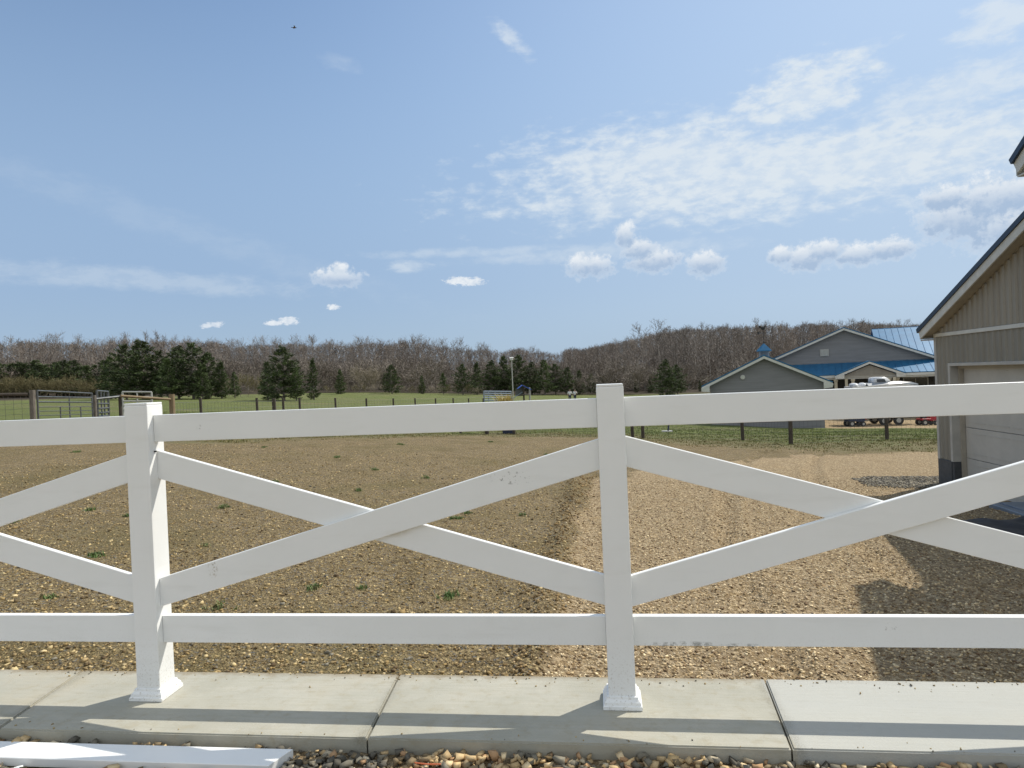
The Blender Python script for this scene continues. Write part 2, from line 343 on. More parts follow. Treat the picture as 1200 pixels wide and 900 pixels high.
def gz_arr(x, y):
    x = np.asarray(x, float).ravel(); y = np.asarray(y, float).ravel(); out = np.empty(len(x))
    for i in range(0, len(x), 20000):
        p = np.stack([x[i:i + 20000], y[i:i + 20000]], 1); out[i:i + 20000] = _k(((p[:, None] - _X[None]) ** 2).sum(2)) @ _w[:_n] + _w[_n]
    f = ss(y, -.25, .2); return out * f + (1 - f) * (-.066)
def micro(x, y):
    h = 0
    if -9 < x < 12 and -1.5 < y < 24:
        v = Vector((x, y, 0)); h = .028 * mnoise.noise(v * .7) + .020 * mnoise.noise(v * 2.3) + .008 * mnoise.noise(v * 7)
        if y < .3: h *= .25
        if x > .2 and y > .5:          # tyre ruts curving across the gravel
            for off in (0, 1.5):
                c_ = 1.15 + off + .06 * (y - 2.) + .012 * (y - 2) ** 2; d_ = abs(x - c_)
                h += -.045 * math.exp(-(d_ / .14) ** 2) + .028 * math.exp(-((d_ - .22) / .08) ** 2)
                if d_ < .14: h += .018 * (math.sin(y * 42 + (1.2 if x > c_ else -1.2) * d_ * 30) > .1)
        be = -.35 + .05 * mnoise.noise(Vector((0, y * 1.5, 3)))
        if .4 < y < 11: h += .085 * math.exp(-((x - be + .12) / .15) ** 2) + .03 * mnoise.noise(v * 4) * math.exp(-((x - be + .1) / .3) ** 2)         # low berm of soil along the gravel
    elif abs(x) < 60 and y < 100:
        h = .05 * mnoise.noise(Vector((x * .3, y * .3, 1)))
    return h
def gz(x, y): return float(gz_arr([x], [y])[0]) + micro(x, y)
def poly_y(x, P_): return np.interp(x, [p[0] for p in P_], [p[1] for p in P_])
GR_Y = [(-60, 22), (-30, 14), (-14, 13), (-10, 14), (-7.4, 17), (-4.6, 22.5), (-.4, 22.5), (2, 19.5), (4.7, 17.6), (6.5, 16.4), (9, 16.2), (16, 17), (40, 20)]
BD = [(-.5, -.4), (.3, -.42), (1.2, -.40), (2.6, -.33), (4.5, -.35), (7.3, -.28), (9.8, -.15), (12.2, 1.0), (13.4, 2.9), (15.3, 5.2), (16, 8), (16.6, 40)]  # y -> x where gravel begins
def masks(X, Y):
    nx = np.array([mnoise.noise(Vector((a * .9, b_ * .9, 5))) + .5 * mnoise.noise(Vector((a * 3.3, b_ * 3.3, 9))) if (abs(a) < 40 and -2 < b_ < 60) else 0 for a, b_ in zip(X, Y)])
    gy = poly_y(X, GR_Y); gr = ss(Y + nx * 1.3, gy - .6, gy + 1.0)
    gr = np.where(Y < -9, 1., gr)
    bx = np.interp(Y, [p[0] for p in BD], [p[1] for p in BD]); gv = ss(X + nx * .16 + np.where(Y > 10, nx * .9, 0), bx - .03, bx + .06)
    gv = np.where((Y < .0), 1., gv) * (1 - gr)
    d = np.hypot(X, Y); wd = np.where(Y > 30, ss(d + nx * 4, 104, 116), 0)
    pad = ss(X, 14.2, 14.6) * ss(Y, 41., 41.6) * ss(-Y, -60, -59.) * ss(-X, -40, -39)
    dry = ss(Y + nx * 1.5, gy - 1, gy + .3) * (1 - ss(Y + nx * 2.2, gy + 1.5, gy + 5.5)) * .85
    dry = np.maximum(dry, .55 * np.exp(-((Y - (25.5 + .05 * X)) / .8) ** 2) * ((X > -2) & (X < 30)))
    gv = np.maximum(gv, pad); gr = gr * (1 - pad)
    return gv, gr, wd, dry
def axis(a0, a1, fine, growth, lo, hi):
    v = [a0]; s_ = fine
    while v[-1] < a1: v.append(v[-1] + fine)
    s_ = fine
    while v[-1] < hi: s_ *= growth; v.append(v[-1] + s_)
    u = [a0]; s_ = fine
    while u[-1] > lo: s_ *= growth; u.append(u[-1] - s_)
    return np.array(u[::-1][:-1] + v)
gx = axis(-5.5, 6.5, .055, 1.045, -2200, 2200); gyy = axis(-.9, 9, .055, 1.035, -2200, 2600)
XX, YY = np.meshgrid(gx, gyy); XF, YF = XX.ravel(), YY.ravel()
ZF = gz_arr(XF, YF) + np.array([micro(a, b_) for a, b_ in zip(XF, YF)])
ZF -= .25 * ((YF > -.27) & (YF < .29) & (XF > -30) & (XF < 6.4))          # hollow under the concrete
nxg, nyg = len(gx), len(gyy); I = np.arange(nxg * nyg).reshape(nyg, nxg)
F = np.stack([I[:-1, :-1], I[:-1, 1:], I[1:, 1:], I[1:, :-1]], -1).reshape(-1, 4)
gnd = np_mesh('ground', np.stack([XF, YF, ZF], 1), F, M['ground'], smooth=True); tag(gnd, kind='structure')
gv, gr, wd, dry = masks(XF, YF)
a = gnd.data.color_attributes.new('mask', 'FLOAT_COLOR', 'POINT'); a.data.foreach_set('color', np.stack([gv, gr, wd, dry], 1).astype(np.float32).ravel())
print('ground verts', len(XF))

# concrete strip under the fence, cast in lengths with slanted joints
JT = [(-5.2, -5.2), (-2.985, -2.895), (-1.116, -1.07), (.783, .739), (2.75, 2.72), (5.3, 5.3)]
cb = MB()
for (b0, f0), (b1, f1) in zip(JT, JT[1:]):
    g_ = .004; q = [(b0 + g_, .335), (f0 + g_, -.318), (f1 - g_, -.318), (b1 - g_, .335)]
    lo = [cb.b.verts.new((x, y, -.42)) for x, y in q]; hi = [cb.b.verts.new((x, y, 0)) for x, y in q]
    fs = [cb.b.faces.new(hi), cb.b.faces.new(lo[::-1])] + [cb.b.faces.new((lo[i], lo[(i + 1) % 4], hi[(i + 1) % 4], hi[i])) for i in range(4)]
    te = [e for e in cb.b.edges if e.verts[0] in hi and e.verts[1] in hi]
    bmesh.ops.bevel(cb.b, geom=te, offset=.006, segments=2, affect='EDGES')
cc_ = cb.build('concrete_kerb', M['concrete']); tag(cc_, kind='structure')

# ------------------------------------------------------------------ white crossbuck fence
fence = empty('crossbuck_fence', (0, .06, 0), 0, 'white vinyl crossbuck fence with square posts standing along the concrete strip', 'fence')
inv = Matrix.Translation((0, -.06, 0))
PW = .127
def fpart(name, mb, mat=None): o = mb.build(name, mat or M['vinyl'], fence); o.data.transform(inv); return o
post_x = [-4.805, -2.405, 0, 2.41, 4.81]
for px_ in post_x:
    H = 1.522
    mb = MB(); mb.span(px_, px_ + PW, 0, PW, .002, H - .012, .004); mb.span(px_ + .001, px_ + PW - .001, .001, PW - .001, H - .0118, H, .003); po = fpart('post', mb)
    mb = MB(); rg = []
    for (mg, z) in ((.027, .002), (.027, .018), (.022, .022), (.020, .034), (.010, .046), (.008, .056), (.0012, .057)):
        rg.append([(px_ - mg, -mg, z), (px_ + PW + mg, -mg, z), (px_ + PW + mg, PW + mg, z), (px_ - mg, PW + mg, z)])
    mb.loft(rg); mo = fpart('base_moulding', mb); mo.parent = po
for a_, b_ in zip(post_x, post_x[1:]):
    x0, x1 = a_ + PW + .0006, b_ - .0006
    for z0, z1, y0, y1, sag in ((1.318, 1.457, .045, .083, .0), (.277, .417, .045, .083, .0)):
        mb = MB(); mb.span(x0, x1, y0, y1, z0, z1, .003); fpart('rail', mb)
    def diag(za, zb, y0, y1):      # za/zb: top edge heights at the two posts, cut plumb at the ends
        mb = MB(); rg = []
        hh_ = .147; e = .003
        for x, z in ((x0, za), (x1, zb)):
            rg.append([(x, y0 + e, z), (x, y0, z - e), (x, y0, z - hh_ + e), (x, y0 + e, z - hh_), (x, y1 - e, z - hh_), (x, y1, z - hh_ + e), (x, y1, z - e), (x, y1 - e, z)])
        mb.loft(rg); fpart('diagonal_brace', mb)
    diag(.613, 1.264, .036, .0635); diag(1.272, .610, .0645, .092)
# small dark slot left where a brace enters the post
for x, z in ((-2.2774, 1.268), (-2.2774, .470)):
    mb = MB(); mb.span(x, x + .006, .040, .056, z - .003, z + .004); fpart('bracket_gap', mb, M['dark'])

# ------------------------------------------------------------------ cut rails lying on the stones in front
lr = MB(); rg = []
for (xb, xf) in ((-4.9, -4.9), (-1.385, -1.432)):
    e = .003; z1, z0, ya, yb = -.02, -.060, -.385, -.517
    rg.append([(xb, ya, z1 - e), (xb, ya - e, z1), (xf, yb + e, z1), (xf, yb, z1 - e), (xf, yb, z0 + e), (xf, yb + e, z0), (xb, ya - e, z0), (xb, ya, z0 + e)])
lr.loft(rg); o = lr.build('loose_rail', M['vinyl']); o.data.transform(Matrix.Translation((3.2, .45, .06))); o.location = (-3.2, -.45, -.06)
tag(o, 'long white vinyl rail lying flat on the stones below the concrete strip', 'fence rail')
o = MB().box((-.55, 0, 0), (1.1, .09, .022), None, .003).build('loose_offcut', M['vinyl']); o.location = (-2.545, -.56, -.055); o.rotation_euler = (0, 0, R(38))
tag(o, 'pointed end of a small white vinyl offcut lying in front of the long loose rail', 'offcut')

# ------------------------------------------------------------------ loose stones (nobody could count them)
IV = np.array([(x, y, z) for x in (-1, 1) for y in (-1, 1) for z in (-1, 1)]) * .8
IF = np.array([(0, 1, 3, 2), (4, 6, 7, 5), (0, 4, 5, 1), (2, 3, 7, 6), (0, 2, 6, 4), (1, 5, 7, 3)])
IF = np.concatenate([IF[:, [0, 1, 2]], IF[:, [0, 2, 3]]])
def stones(name, x, y, z, size, cols, flat=.45, label=None, tilt=.5, sink=.25):
    n = len(x); B = IV[None] * (1 + rng.uniform(-.45, .25, (n, 8, 1))) + rng.normal(0, .18, (n, 8, 3))
    sc_ = np.stack([rng.uniform(.7, 1.3, n), rng.uniform(.45, .9, n), rng.uniform(flat * .7, flat * 1.5, n)], 1) * size[:, None] * .5
    B = B * sc_[:, None]
    a_ = rng.uniform(0, 6.28, n); tx = rng.normal(0, tilt, n)
    c, s_ = np.cos(tx), np.sin(tx); yy = B[..., 1] * c[:, None] - B[..., 2] * s_[:, None]; zz = B[..., 1] * s_[:, None] + B[..., 2] * c[:, None]
    c, s_ = np.cos(a_), np.sin(a_); X_ = B[..., 0] * c[:, None] - yy * s_[:, None]; Y_ = B[..., 0] * s_[:, None] + yy * c[:, None]
    V = np.stack([X_ + x[:, None], Y_ + y[:, None], zz + (z + sc_[:, 2] * (1 - sink * 2))[:, None]], -1).reshape(-1, 3)
    Fm = (IF[None] + 8 * np.arange(n)[:, None, None]).reshape(-1, 3)
    C_ = np.repeat(cols, 8, 0)
    o = np_mesh(name, V, Fm, M['stone'], col=C_); tag(o, label, 'gravel', kind='stuff'); return o
def zs(x, y): return gz_arr(x, y) + np.array([micro(a, b_) for a, b_ in zip(x, y)])
def pick(pal, n, jit=.12):
    pal = np.array(pal) * np.array((1.16, 1.06, .84)); i = rng.integers(0, len(pal), n); return pal[i] * (1 + rng.normal(0, jit, (n, 1)))
# foreground ballast
n = 15000; x = rng.uniform(-4.6, 4.2, n); y = -.33 - rng.power(1, n) * .95
pal = [(.12, .12, .12), (.17, .168, .16), (.09, .09, .09), (.20, .165, .12), (.50, .40, .27), (.56, .44, .28), (.60, .51, .38), (.42, .33, .22), (.15, .15, .15), (.40, .27, .18), (.54, .50, .44), (.12, .12, .12)]
# darker and paler stones lie in patches
nn = np.array([mnoise.noise(Vector((a * 2.6, b_ * 3.5, 3))) for a, b_ in zip(x, y)])
c1 = pick([pal[i] for i in (0, 1, 2, 3, 8, 11, 10)], n); c2 = pick([pal[i] for i in (4, 5, 6, 7, 9, 3, 1)], n)
cols = np.where((nn + rng.normal(0, .22, n) > 0)[:, None], c2, c1)
lay = rng.uniform(0, .028, n); sz = rng.uniform(.016, .050, n)
under = (y < -.37) & (y > -.535) & (x < -1.41); lay[under] = -.02; 
stones('loose_stones', x, y, -.074 + lay + .008 * nn, sz, cols, .5, 'mixed grey and tan stones lying below the front face of the concrete strip', .6)
n = 260; x = rng.uniform(-4.2, 3.0, n); y = .33 - np.abs(rng.normal(0, .05, n)); y[:60] = -.315 + np.abs(rng.normal(0, .03, 60))
stones('spilled_grit', x, y, np.full(n, .0), rng.uniform(.003, .012, n), pick([(.30, .24, .15), (.40, .33, .2), (.2, .16, .1), (.15, .15, .15)], n), .6, 'grit spilled along the edges of the concrete strip', .3, .1)
# driveway gravel: long split chips
pg = [(.48, .40, .29), (.56, .48, .36), (.38, .30, .20), (.28, .21, .14), (.64, .58, .47), (.32, .29, .25), (.17, .12, .085), (.44, .37, .27), (.66, .58, .45), (.14, .10, .07)]
n = 46000; y = .34 + 9.5 * rng.power(.62, n); x = rng.uniform(-.8, 6.0, n); bx = np.interp(y, [p[0] for p in BD], [p[1] for p in BD])
k = (x > bx + rng.normal(0, .10, n)) & (x < 5.85); k &= rng.uniform(0, 1, n) < np.clip(1.25 - y / 14, 0, 1)
x, y = x[k], y[k]; stones('driveway_gravel', x, y, zs(x, y), rng.uniform(.010, .027, len(x)), pick(pg, len(x), .14), .40, 'tan crushed gravel covering the driveway right of the middle post', .35, .2)
# chips lying in the dirt
pdt = [(.30, .24, .15), (.40, .33, .20), (.48, .41, .28), (.17, .13, .08), (.11, .085, .05), (.17, .17, .165), (.26, .20, .11), (.09, .065, .04), (.50, .43, .28), (.26, .21, .13), (.34, .27, .16), (.30, .23, .12)]
n = 40000; y = .34 + 13 * rng.power(.55, n); x = rng.uniform(-1, 1, n) * (3.5 + y * .75) - 2.6; bx = np.interp(y, [p[0] for p in BD], [p[1] for p in BD])
k = (x < bx + rng.normal(0, .06, n)) & (x > -11); x, y = x[k], y[k]
stones('dirt_chips', x, y, zs(x, y), np.abs(rng.normal(.012, .009, len(x))) + .007, pick(pdt, len(x), .14), .5, 'small stone chips strewn over the brown dirt left of the gravel', .35, .3)
# clods on the soil bank beside the gravel
n = 900; y = rng.uniform(.5, 10.5, n); x = np.interp(y, [p[0] for p in BD], [p[1] for p in BD]) + rng.normal(-.16, .12, n)
stones('soil_clods', x, y, zs(x, y), rng.uniform(.012, .04, n), pick([(.20, .15, .085), (.26, .19, .105), (.17, .125, .07), (.22, .17, .1)], n), .6, 'brown soil clods along the edge between dirt and gravel', .4, .3)
# dark crushed stone at the corner of the near building
n = 9000; x = rng.uniform(4.6, 6.6, n); y = rng.uniform(8.9, 10.7, n); d = np.hypot((x - 5.6) / .95, (y - 9.85) / .75)
k = d + rng.normal(0, .12, n) < 1; x, y = x[k], y[k]
stones('dark_gravel', x, y, zs(x, y), rng.uniform(.015, .04, len(x)), pick([(.15, .15, .155), (.2, .2, .2), (.11, .11, .115), (.28, .27, .25)], len(x)), .5, 'grey crushed stone heaped at the corner of the near building', .4, .1)

# ------------------------------------------------------------------ grass blades and weeds
def blades(x, y, z, h, wd_, spread, cols, per=7):
    n = len(x); V = []; 
    bx = np.repeat(x, per) + rng.normal(0, 1, n * per) * np.repeat(spread, per); by = np.repeat(y, per) + rng.normal(0, 1, n * per) * np.repeat(spread, per); bz = np.repeat(z, per) - .004
    a_ = rng.uniform(0, 6.28, n * per); hh_ = np.repeat(h, per) * rng.uniform(.5, 1.2, n * per); ln = hh_ * rng.uniform(.2, .9, n * per); ww = np.repeat(wd_, per)
    dx, dy = np.cos(a_), np.sin(a_)
    P0 = np.stack([bx - dy * ww, by + dx * ww, bz], 1); P1 = np.stack([bx + dy * ww, by - dx * ww, bz], 1)
    P2 = np.stack([bx + dx * ln * .4 + dy * ww * .7, by + dy * ln * .4 - dx * ww * .7, bz + hh_ * .65], 1); P3 = np.stack([bx + dx * ln * .4 - dy * ww * .7, by + dy * ln * .4 + dx * ww * .7, bz + hh_ * .65], 1)
    P4 = np.stack([bx + dx * ln, by + dy * ln, bz + hh_], 1)
    P5 = P4 + np.stack([dy * ww * .1, -dx * ww * .1, 0 * ww], 1)
    V = np.stack([P0, P1, P2, P3, P4, P5], 1).reshape(-1, 3); k = 6 * np.arange(n * per)[:, None]
    F = np.concatenate([k + np.array([[0, 1, 2, 3]]), k + np.array([[3, 2, 5, 4]])]); C_ = np.repeat(np.repeat(cols, per, 0), 6, 0)
    return V, F, C_
def px_ground(px, py):
    d = ray(px, py); lo, hi = 1.0, 400.
    tt = 1.
    while tt < 400:
        p = CAM + d * tt
        if p[2] < gz(p[0], p[1]): break
        tt *= 1.03
    a_, b_ = tt / 1.03, tt
    for _ in range(12):
        m_ = (a_ + b_) / 2; p = CAM + d * m_
        if p[2] < gz(p[0], p[1]): b_ = m_
        else: a_ = m_
    return CAM + d * b_
weeds = [(262, 595, 1.5, 'broad'), (367, 690, .9, 0), (527, 699, 1.4, 'bright'), (255, 713, 1.6, 'dark'), (385, 512, 2.2, 0), (300, 508, 2.0, 0), (232, 516, 2.6, 'long'), (440, 551, 1.6, 0), (310, 524, 1.2, 0), (535, 608, 1.2, 'under'), (613, 604, .9, 0),
         (548, 601, 1.3, 0), (105, 598, 1.1, 0), (12, 612, 1.2, 'left'), (112, 652, 1.3, 0), (322, 565, 1.0, 0), (395, 536, 1.3, 0), (470, 521, 1.4, 0), (582, 642, .9, 0), (575, 518, 1.6, 0), (640, 533, 1.2, 0), (150, 605, .8, 0), (350, 640, .7, 0), (500, 560, 1.1, 0), (425, 690, .7, 0), (240, 640, .7, 0), (60, 700, .7, 0), (90, 530, 1.6, 0), (420, 575, .8, 0), (620, 560, .9, 0)]
wl = {'broad': 'bright round weed tuft in the dirt just right of the left post, mid height', 'bright': 'brightest green weed tuft below the crossing of the braces', 'dark': 'dark straggly weed patch just above the bottom rail near the left post',
      'long': 'long low strip of weeds under the top rail near the left post', 'under': 'ragged green weed tuft under the right arm of the left cross', 'left': 'weed tuft between the braces at the far left edge'}
WEEDS = []
for i, (px_, py_, s_, key) in enumerate(weeds):
    p = px_ground(px_, py_); k = np.random.default_rng(i); nb_ = int(20 * s_ * k.uniform(.5, 1.5))
    x = k.normal(0, .026 * s_ * (1.15 if key in ('long', 'dark') else 1), nb_); y = k.normal(0, .032 * s_, nb_)
    cols = np.array([(.13, .21, .06), (.10, .17, .05), (.19, .24, .09), (.24, .22, .11)])[k.integers(0, 4, nb_)]
    zz = np.array([gz(p[0] + a, p[1] + b_) for a, b_ in zip(x, y)]) - p[2]
    V, F, C_ = blades(x, y, zz, k.uniform(.015, .05, nb_), k.uniform(.003, .007, nb_), np.full(nb_, .014), cols, 8)
    o = np_mesh('weed_tuft', V, F, M['leafy'], col=C_); o.location = p
    up_ = 'upper' if py_ < 545 else ('middle' if py_ < 625 else 'lower'); wk = ('left of the left post' if px_ < 150 else 'near the left post' if px_ < 290 else 'left of the brace crossing' if px_ < 410 else 'around the brace crossing' if px_ < 500 else 'right of the brace crossing' if px_ < 600 else 'near the dirt and gravel edge')
    tag(o, wl.get(key, f'small green weed tuft in the {up_} dirt {wk}'), 'weed', 'weed tufts scattered over the dirt'); WEEDS.append((o, px_, py_)); o['_k'] = 0; del o['_k']
wb = {}
for o, px_, py_ in WEEDS:
    if o['label'].startswith('small green weed tuft in'): wb.setdefault(o['label'], []).append((px_, o))
for lb_, q in wb.items():
    q.sort(key=lambda a: a[0])
    if len(q) > 1:
        for i, (_, o) in enumerate(q): o['label'] = ('leftmost', 'second', 'third', 'fourth', 'fifth')[min(i, 4)] + ' ' + lb_
# rough grass past the dirt and gravel
n = 30000; y = 14 + 26 * rng.power(.8, n); x = rng.uniform(-1, 1, n) * (y * .75 + 2) + y * .05; gy = poly_y(x, GR_Y)
nz = np.array([mnoise.noise(Vector((a * .8, b_ * .8, 5))) for a, b_ in zip(x, y)])
k = (y > gy - 1.6 + 3.0 * rng.uniform(0, 1, n) ** .5 - nz * 1.2); k &= ~((x > 5.6) & (y < 14.5)); x, y, nz = x[k], y[k], nz[k]; n = len(x)
mixv = np.clip((y - poly_y(x, GR_Y)) / 7 + rng.normal(0, .3, n) + nz * .5, 0, 1)[:, None]
cols = pick([(.20, .17, .085), (.16, .15, .06), (.24, .20, .12)], n) * (1 - mixv) + pick([(.11, .15, .04), (.085, .13, .032), (.15, .18, .06)], n) * mixv
V, F, C_ = blades(x, y, zs(x, y), rng.uniform(.02, .055, n), np.full(n, .009), np.full(n, .08), cols, 6)
o = np_mesh('rough_grass', V, F, M['leafy'], col=C_); tag(o, 'short patchy green and straw coloured grass beyond the dirt and gravel', 'grass', kind='stuff')

# ------------------------------------------------------------------ trees
def prism(V, F, p, q, r0, r1, k, rn):
    d = q - p; L = np.linalg.norm(d) + 1e-9; d = d / L; u = np.cross(d, (0.3, .2, 1.) if abs(d[2]) < .9 else (1., 0, 0)); u /= np.linalg.norm(u); v = np.cross(d, u); b_ = len(V)
    if k == 2:
        a_ = rn.uniform(0, 3.14); w_ = u * math.cos(a_) + v * math.sin(a_); V += [p - w_ * r0, p + w_ * r0, q + w_ * r1, q - w_ * r1]; F.append((b_, b_ + 1, b_ + 2, b_ + 3)); return
    for P_, r_ in ((p, r0), (q, r1)):
        for i in range(k): a_ = 6.2832 * i / k; V.append(P_ + (u * math.cos(a_) + v * math.sin(a_)) * r_)
    for i in range(k): j = (i + 1) % k; F.append((b_ + i, b_ + j, b_ + k + j, b_ + k + i))
def bare_tree(seed, h, width, dens=1.0, low=.28, twig=.022):
    rn = random.Random(seed); tV, tF, cV, cF = [], [], [], []
    up = np.array((0, 0, 1.))
    def branch(p, d, L, r, lvl):
        steps = 3 if lvl < 2 else 2
        for s_ in range(steps):
            d = d + np.array([rn.gauss(0, .13), rn.gauss(0, .13), rn.gauss(.05, .08)]); d /= np.linalg.norm(d)
            q = p + d * L / steps; r1 = r * (.72 if lvl < 2 else .6)
            prism(cV, cF, p, q, r, max(r1, twig * .6), 4 if r > .06 else (3 if r > .035 else 2), rn)
            if lvl < 3:
                for _ in range(int((2 if lvl < 2 else 2.3) * dens + rn.random())):
                    a_ = rn.uniform(0, 6.28); sd_ = np.cross(d, (math.cos(a_), math.sin(a_), .3)); sd_ /= np.linalg.norm(sd_) + 1e-9
                    nd = d * rn.uniform(.55, .95) + sd_ * rn.uniform(.4, .85) + up * .25; nd /= np.linalg.norm(nd)
                    branch(q, nd, L * rn.uniform(.42, .66), max(r1 * .55, twig), lvl + 1)
            p, r = q, r1
    nseg = 7; p = np.zeros(3); r = h * .0105; d = up.copy()
    for s_ in range(nseg):
        d = d + np.array([rn.gauss(0, .05), rn.gauss(0, .05), .1]); d /= np.linalg.norm(d); q = p + d * h * .86 / nseg; r1 = r * .80
        prism(tV, tF, p, q, r, r1, 6, rn); f = (s_ + 1) / nseg
        if f > low:
            for _ in range(rn.choice((1, 2, 2, 3))):
                a_ = rn.uniform(0, 6.28); el_ = rn.uniform(.5, 1.0) + .35 * f; nd = np.array([math.cos(a_) * math.cos(el_), math.sin(a_) * math.cos(el_), math.sin(el_)])
                branch(q, nd, width * (1.05 - .45 * f) * rn.uniform(.7, 1.1), r1 * .5, 1)
        p, r = q, r1
    branch(p, d, h * .14, r, 1)
    return (np.array(tV), np.array(tF)), (np.array(cV), np.array(cF))
def raw_mesh(name, V, F, mat, col=None):
    o = np_mesh(name, V, F, mat, col=col); me = o.data; bpy.data.objects.remove(o); return me
BARE = []
for i in range(7):
    a_, c_ = bare_tree(100 + i, 10, random.uniform(2.4, 3.2), 1.22, random.choice((.15, .25, .4)), .018)
    BARE.append((a_, c_)); 
print('bare faces', [len(c_[1]) for a_, c_ in BARE])
BM = {}
for i, (a_, c_) in enumerate(BARE):
    for nm in ('twig', 'twigb'): BM[i, nm] = (raw_mesh('trunk', *a_, M['bark']), raw_mesh('crown', *c_, M[nm]))
def pine_tree(seed, h, width, dens=1.0, low=.08, irregular=.25, tone=1.0, bulge=.35):
    rn = random.Random(seed); rs = np.random.default_rng(seed); tV, tF = [], []; cV, cF, cC = [], [], []
    p = np.zeros(3); r = h * .018
    for s_ in range(6): q = p + np.array([rn.gauss(0, .02) * h / 6, rn.gauss(0, .02) * h / 6, h * .97 / 6]); prism(tV, tF, p, q, r, r * .75, 6, rn); p = q; r *= .75
    z = low * h
    while z < h * .985:
        f = (z / h - low) / (1 - low); prof = (1 - f) ** .75 * (bulge + (1 - bulge) * min(1, f * 4 + .35))
        for _ in range(int(rn.choice((4, 5, 6)) * dens)):
            if rn.random() < .10: continue
            a_ = rn.uniform(0, 6.28); L = max(.25, width * prof * rn.uniform(1 - irregular * 1.6, 1 + irregular)); rise = rn.uniform(-.05, .38) + .25 * f
            dr = np.array([math.cos(a_), math.sin(a_), rise]); b0 = np.array([0, 0, z + rn.uniform(-.15, .15)])
            prism(tV, tF, b0, b0 + dr * L * .9, .035 * (1 - f) + .012, .01, 3, rn)
            ncl = max(3, int(L * 5.5 * dens)); tn = tone * rn.uniform(.6, 1.5)
            t_ = rs.uniform(.22, 1.04, ncl) ** .8
            sidev = np.array([-math.sin(a_), math.cos(a_), 0]); wdt = .34 * L * (1.15 - t_)
            ctr = b0 + dr * (L * t_)[:, None] + sidev * (rs.normal(0, .6, ncl) * wdt)[:, None] + np.array([0, 0, 1]) * (rs.normal(0, .09, ncl) + .10 * t_ ** 2 * L * .3)[:, None]
            k = 7
            for c_ in ctr:
                ct = tn * rn.uniform(.75, 1.25)
                for _k2 in range(k):
                    d1 = rs.normal(0, 1, 3); d1[2] = abs(d1[2]) * .6 + .15; d1 += dr * .9; d1 /= np.linalg.norm(d1); d2 = np.cross(d1, rs.normal(0, 1, 3)); d2 /= np.linalg.norm(d2) + 1e-9
                    s1 = rn.uniform(.13, .27); s2 = rn.uniform(.028, .055); b_ = len(cV); o_ = c_ + rs.normal(0, .07, 3)
                    cV += [o_ - d2 * s2, o_ + d2 * s2, o_ + d1 * s1 + d2 * s2 * .4, o_ + d1 * s1 - d2 * s2 * .4]; cF.append((b_, b_ + 1, b_ + 2, b_ + 3))
                    g_ = (.064, .088, .030); cC += [tuple(ch * ct for ch in g_)] * 4
        z += h * .028 * rn.uniform(.8, 1.3)
    return (np.array(tV), np.array(tF)), (np.array(cV), np.array(cF), np.array(cC))
PINE = []
for i, (wd_, irr, lo_, tn, bl) in enumerate([(2.3, .3, .06, 1.0, .6), (1.8, .2, .04, 1.15, .5), (2.6, .42, .12, .9, .75), (2.0, .35, .1, 1.3, .8), (1.5, .3, .05, .95, .6)]):
    (tv, tf), (cv, cf, cc2) = pine_tree(50 + i, 7.5, wd_, 1.0, lo_, irr, tn, bl)
    PINE.append((raw_mesh('trunk', tv, tf, M['bark']), raw_mesh('crown', cv, cf, M['leafy'], col=cc2)))
    print('pine', i, len(cf))
RENAME = []
def put_tree(name, meshes, x, y, s_, sxy, rz, label, cat, group, z=None):
    e = empty(name, (x, y, (gz(x, y) if z is None else z) - .05), rz, label, cat, group); e.scale = (sxy, sxy, s_)
    for nm, me in zip(('trunk', 'crown'), meshes): link(nm, me, None, e)
    return e
def top_height(px_, ytop, Z): P_ = at(px_, ytop, Z); return P_, P_[2] - gz(P_[0], P_[1])
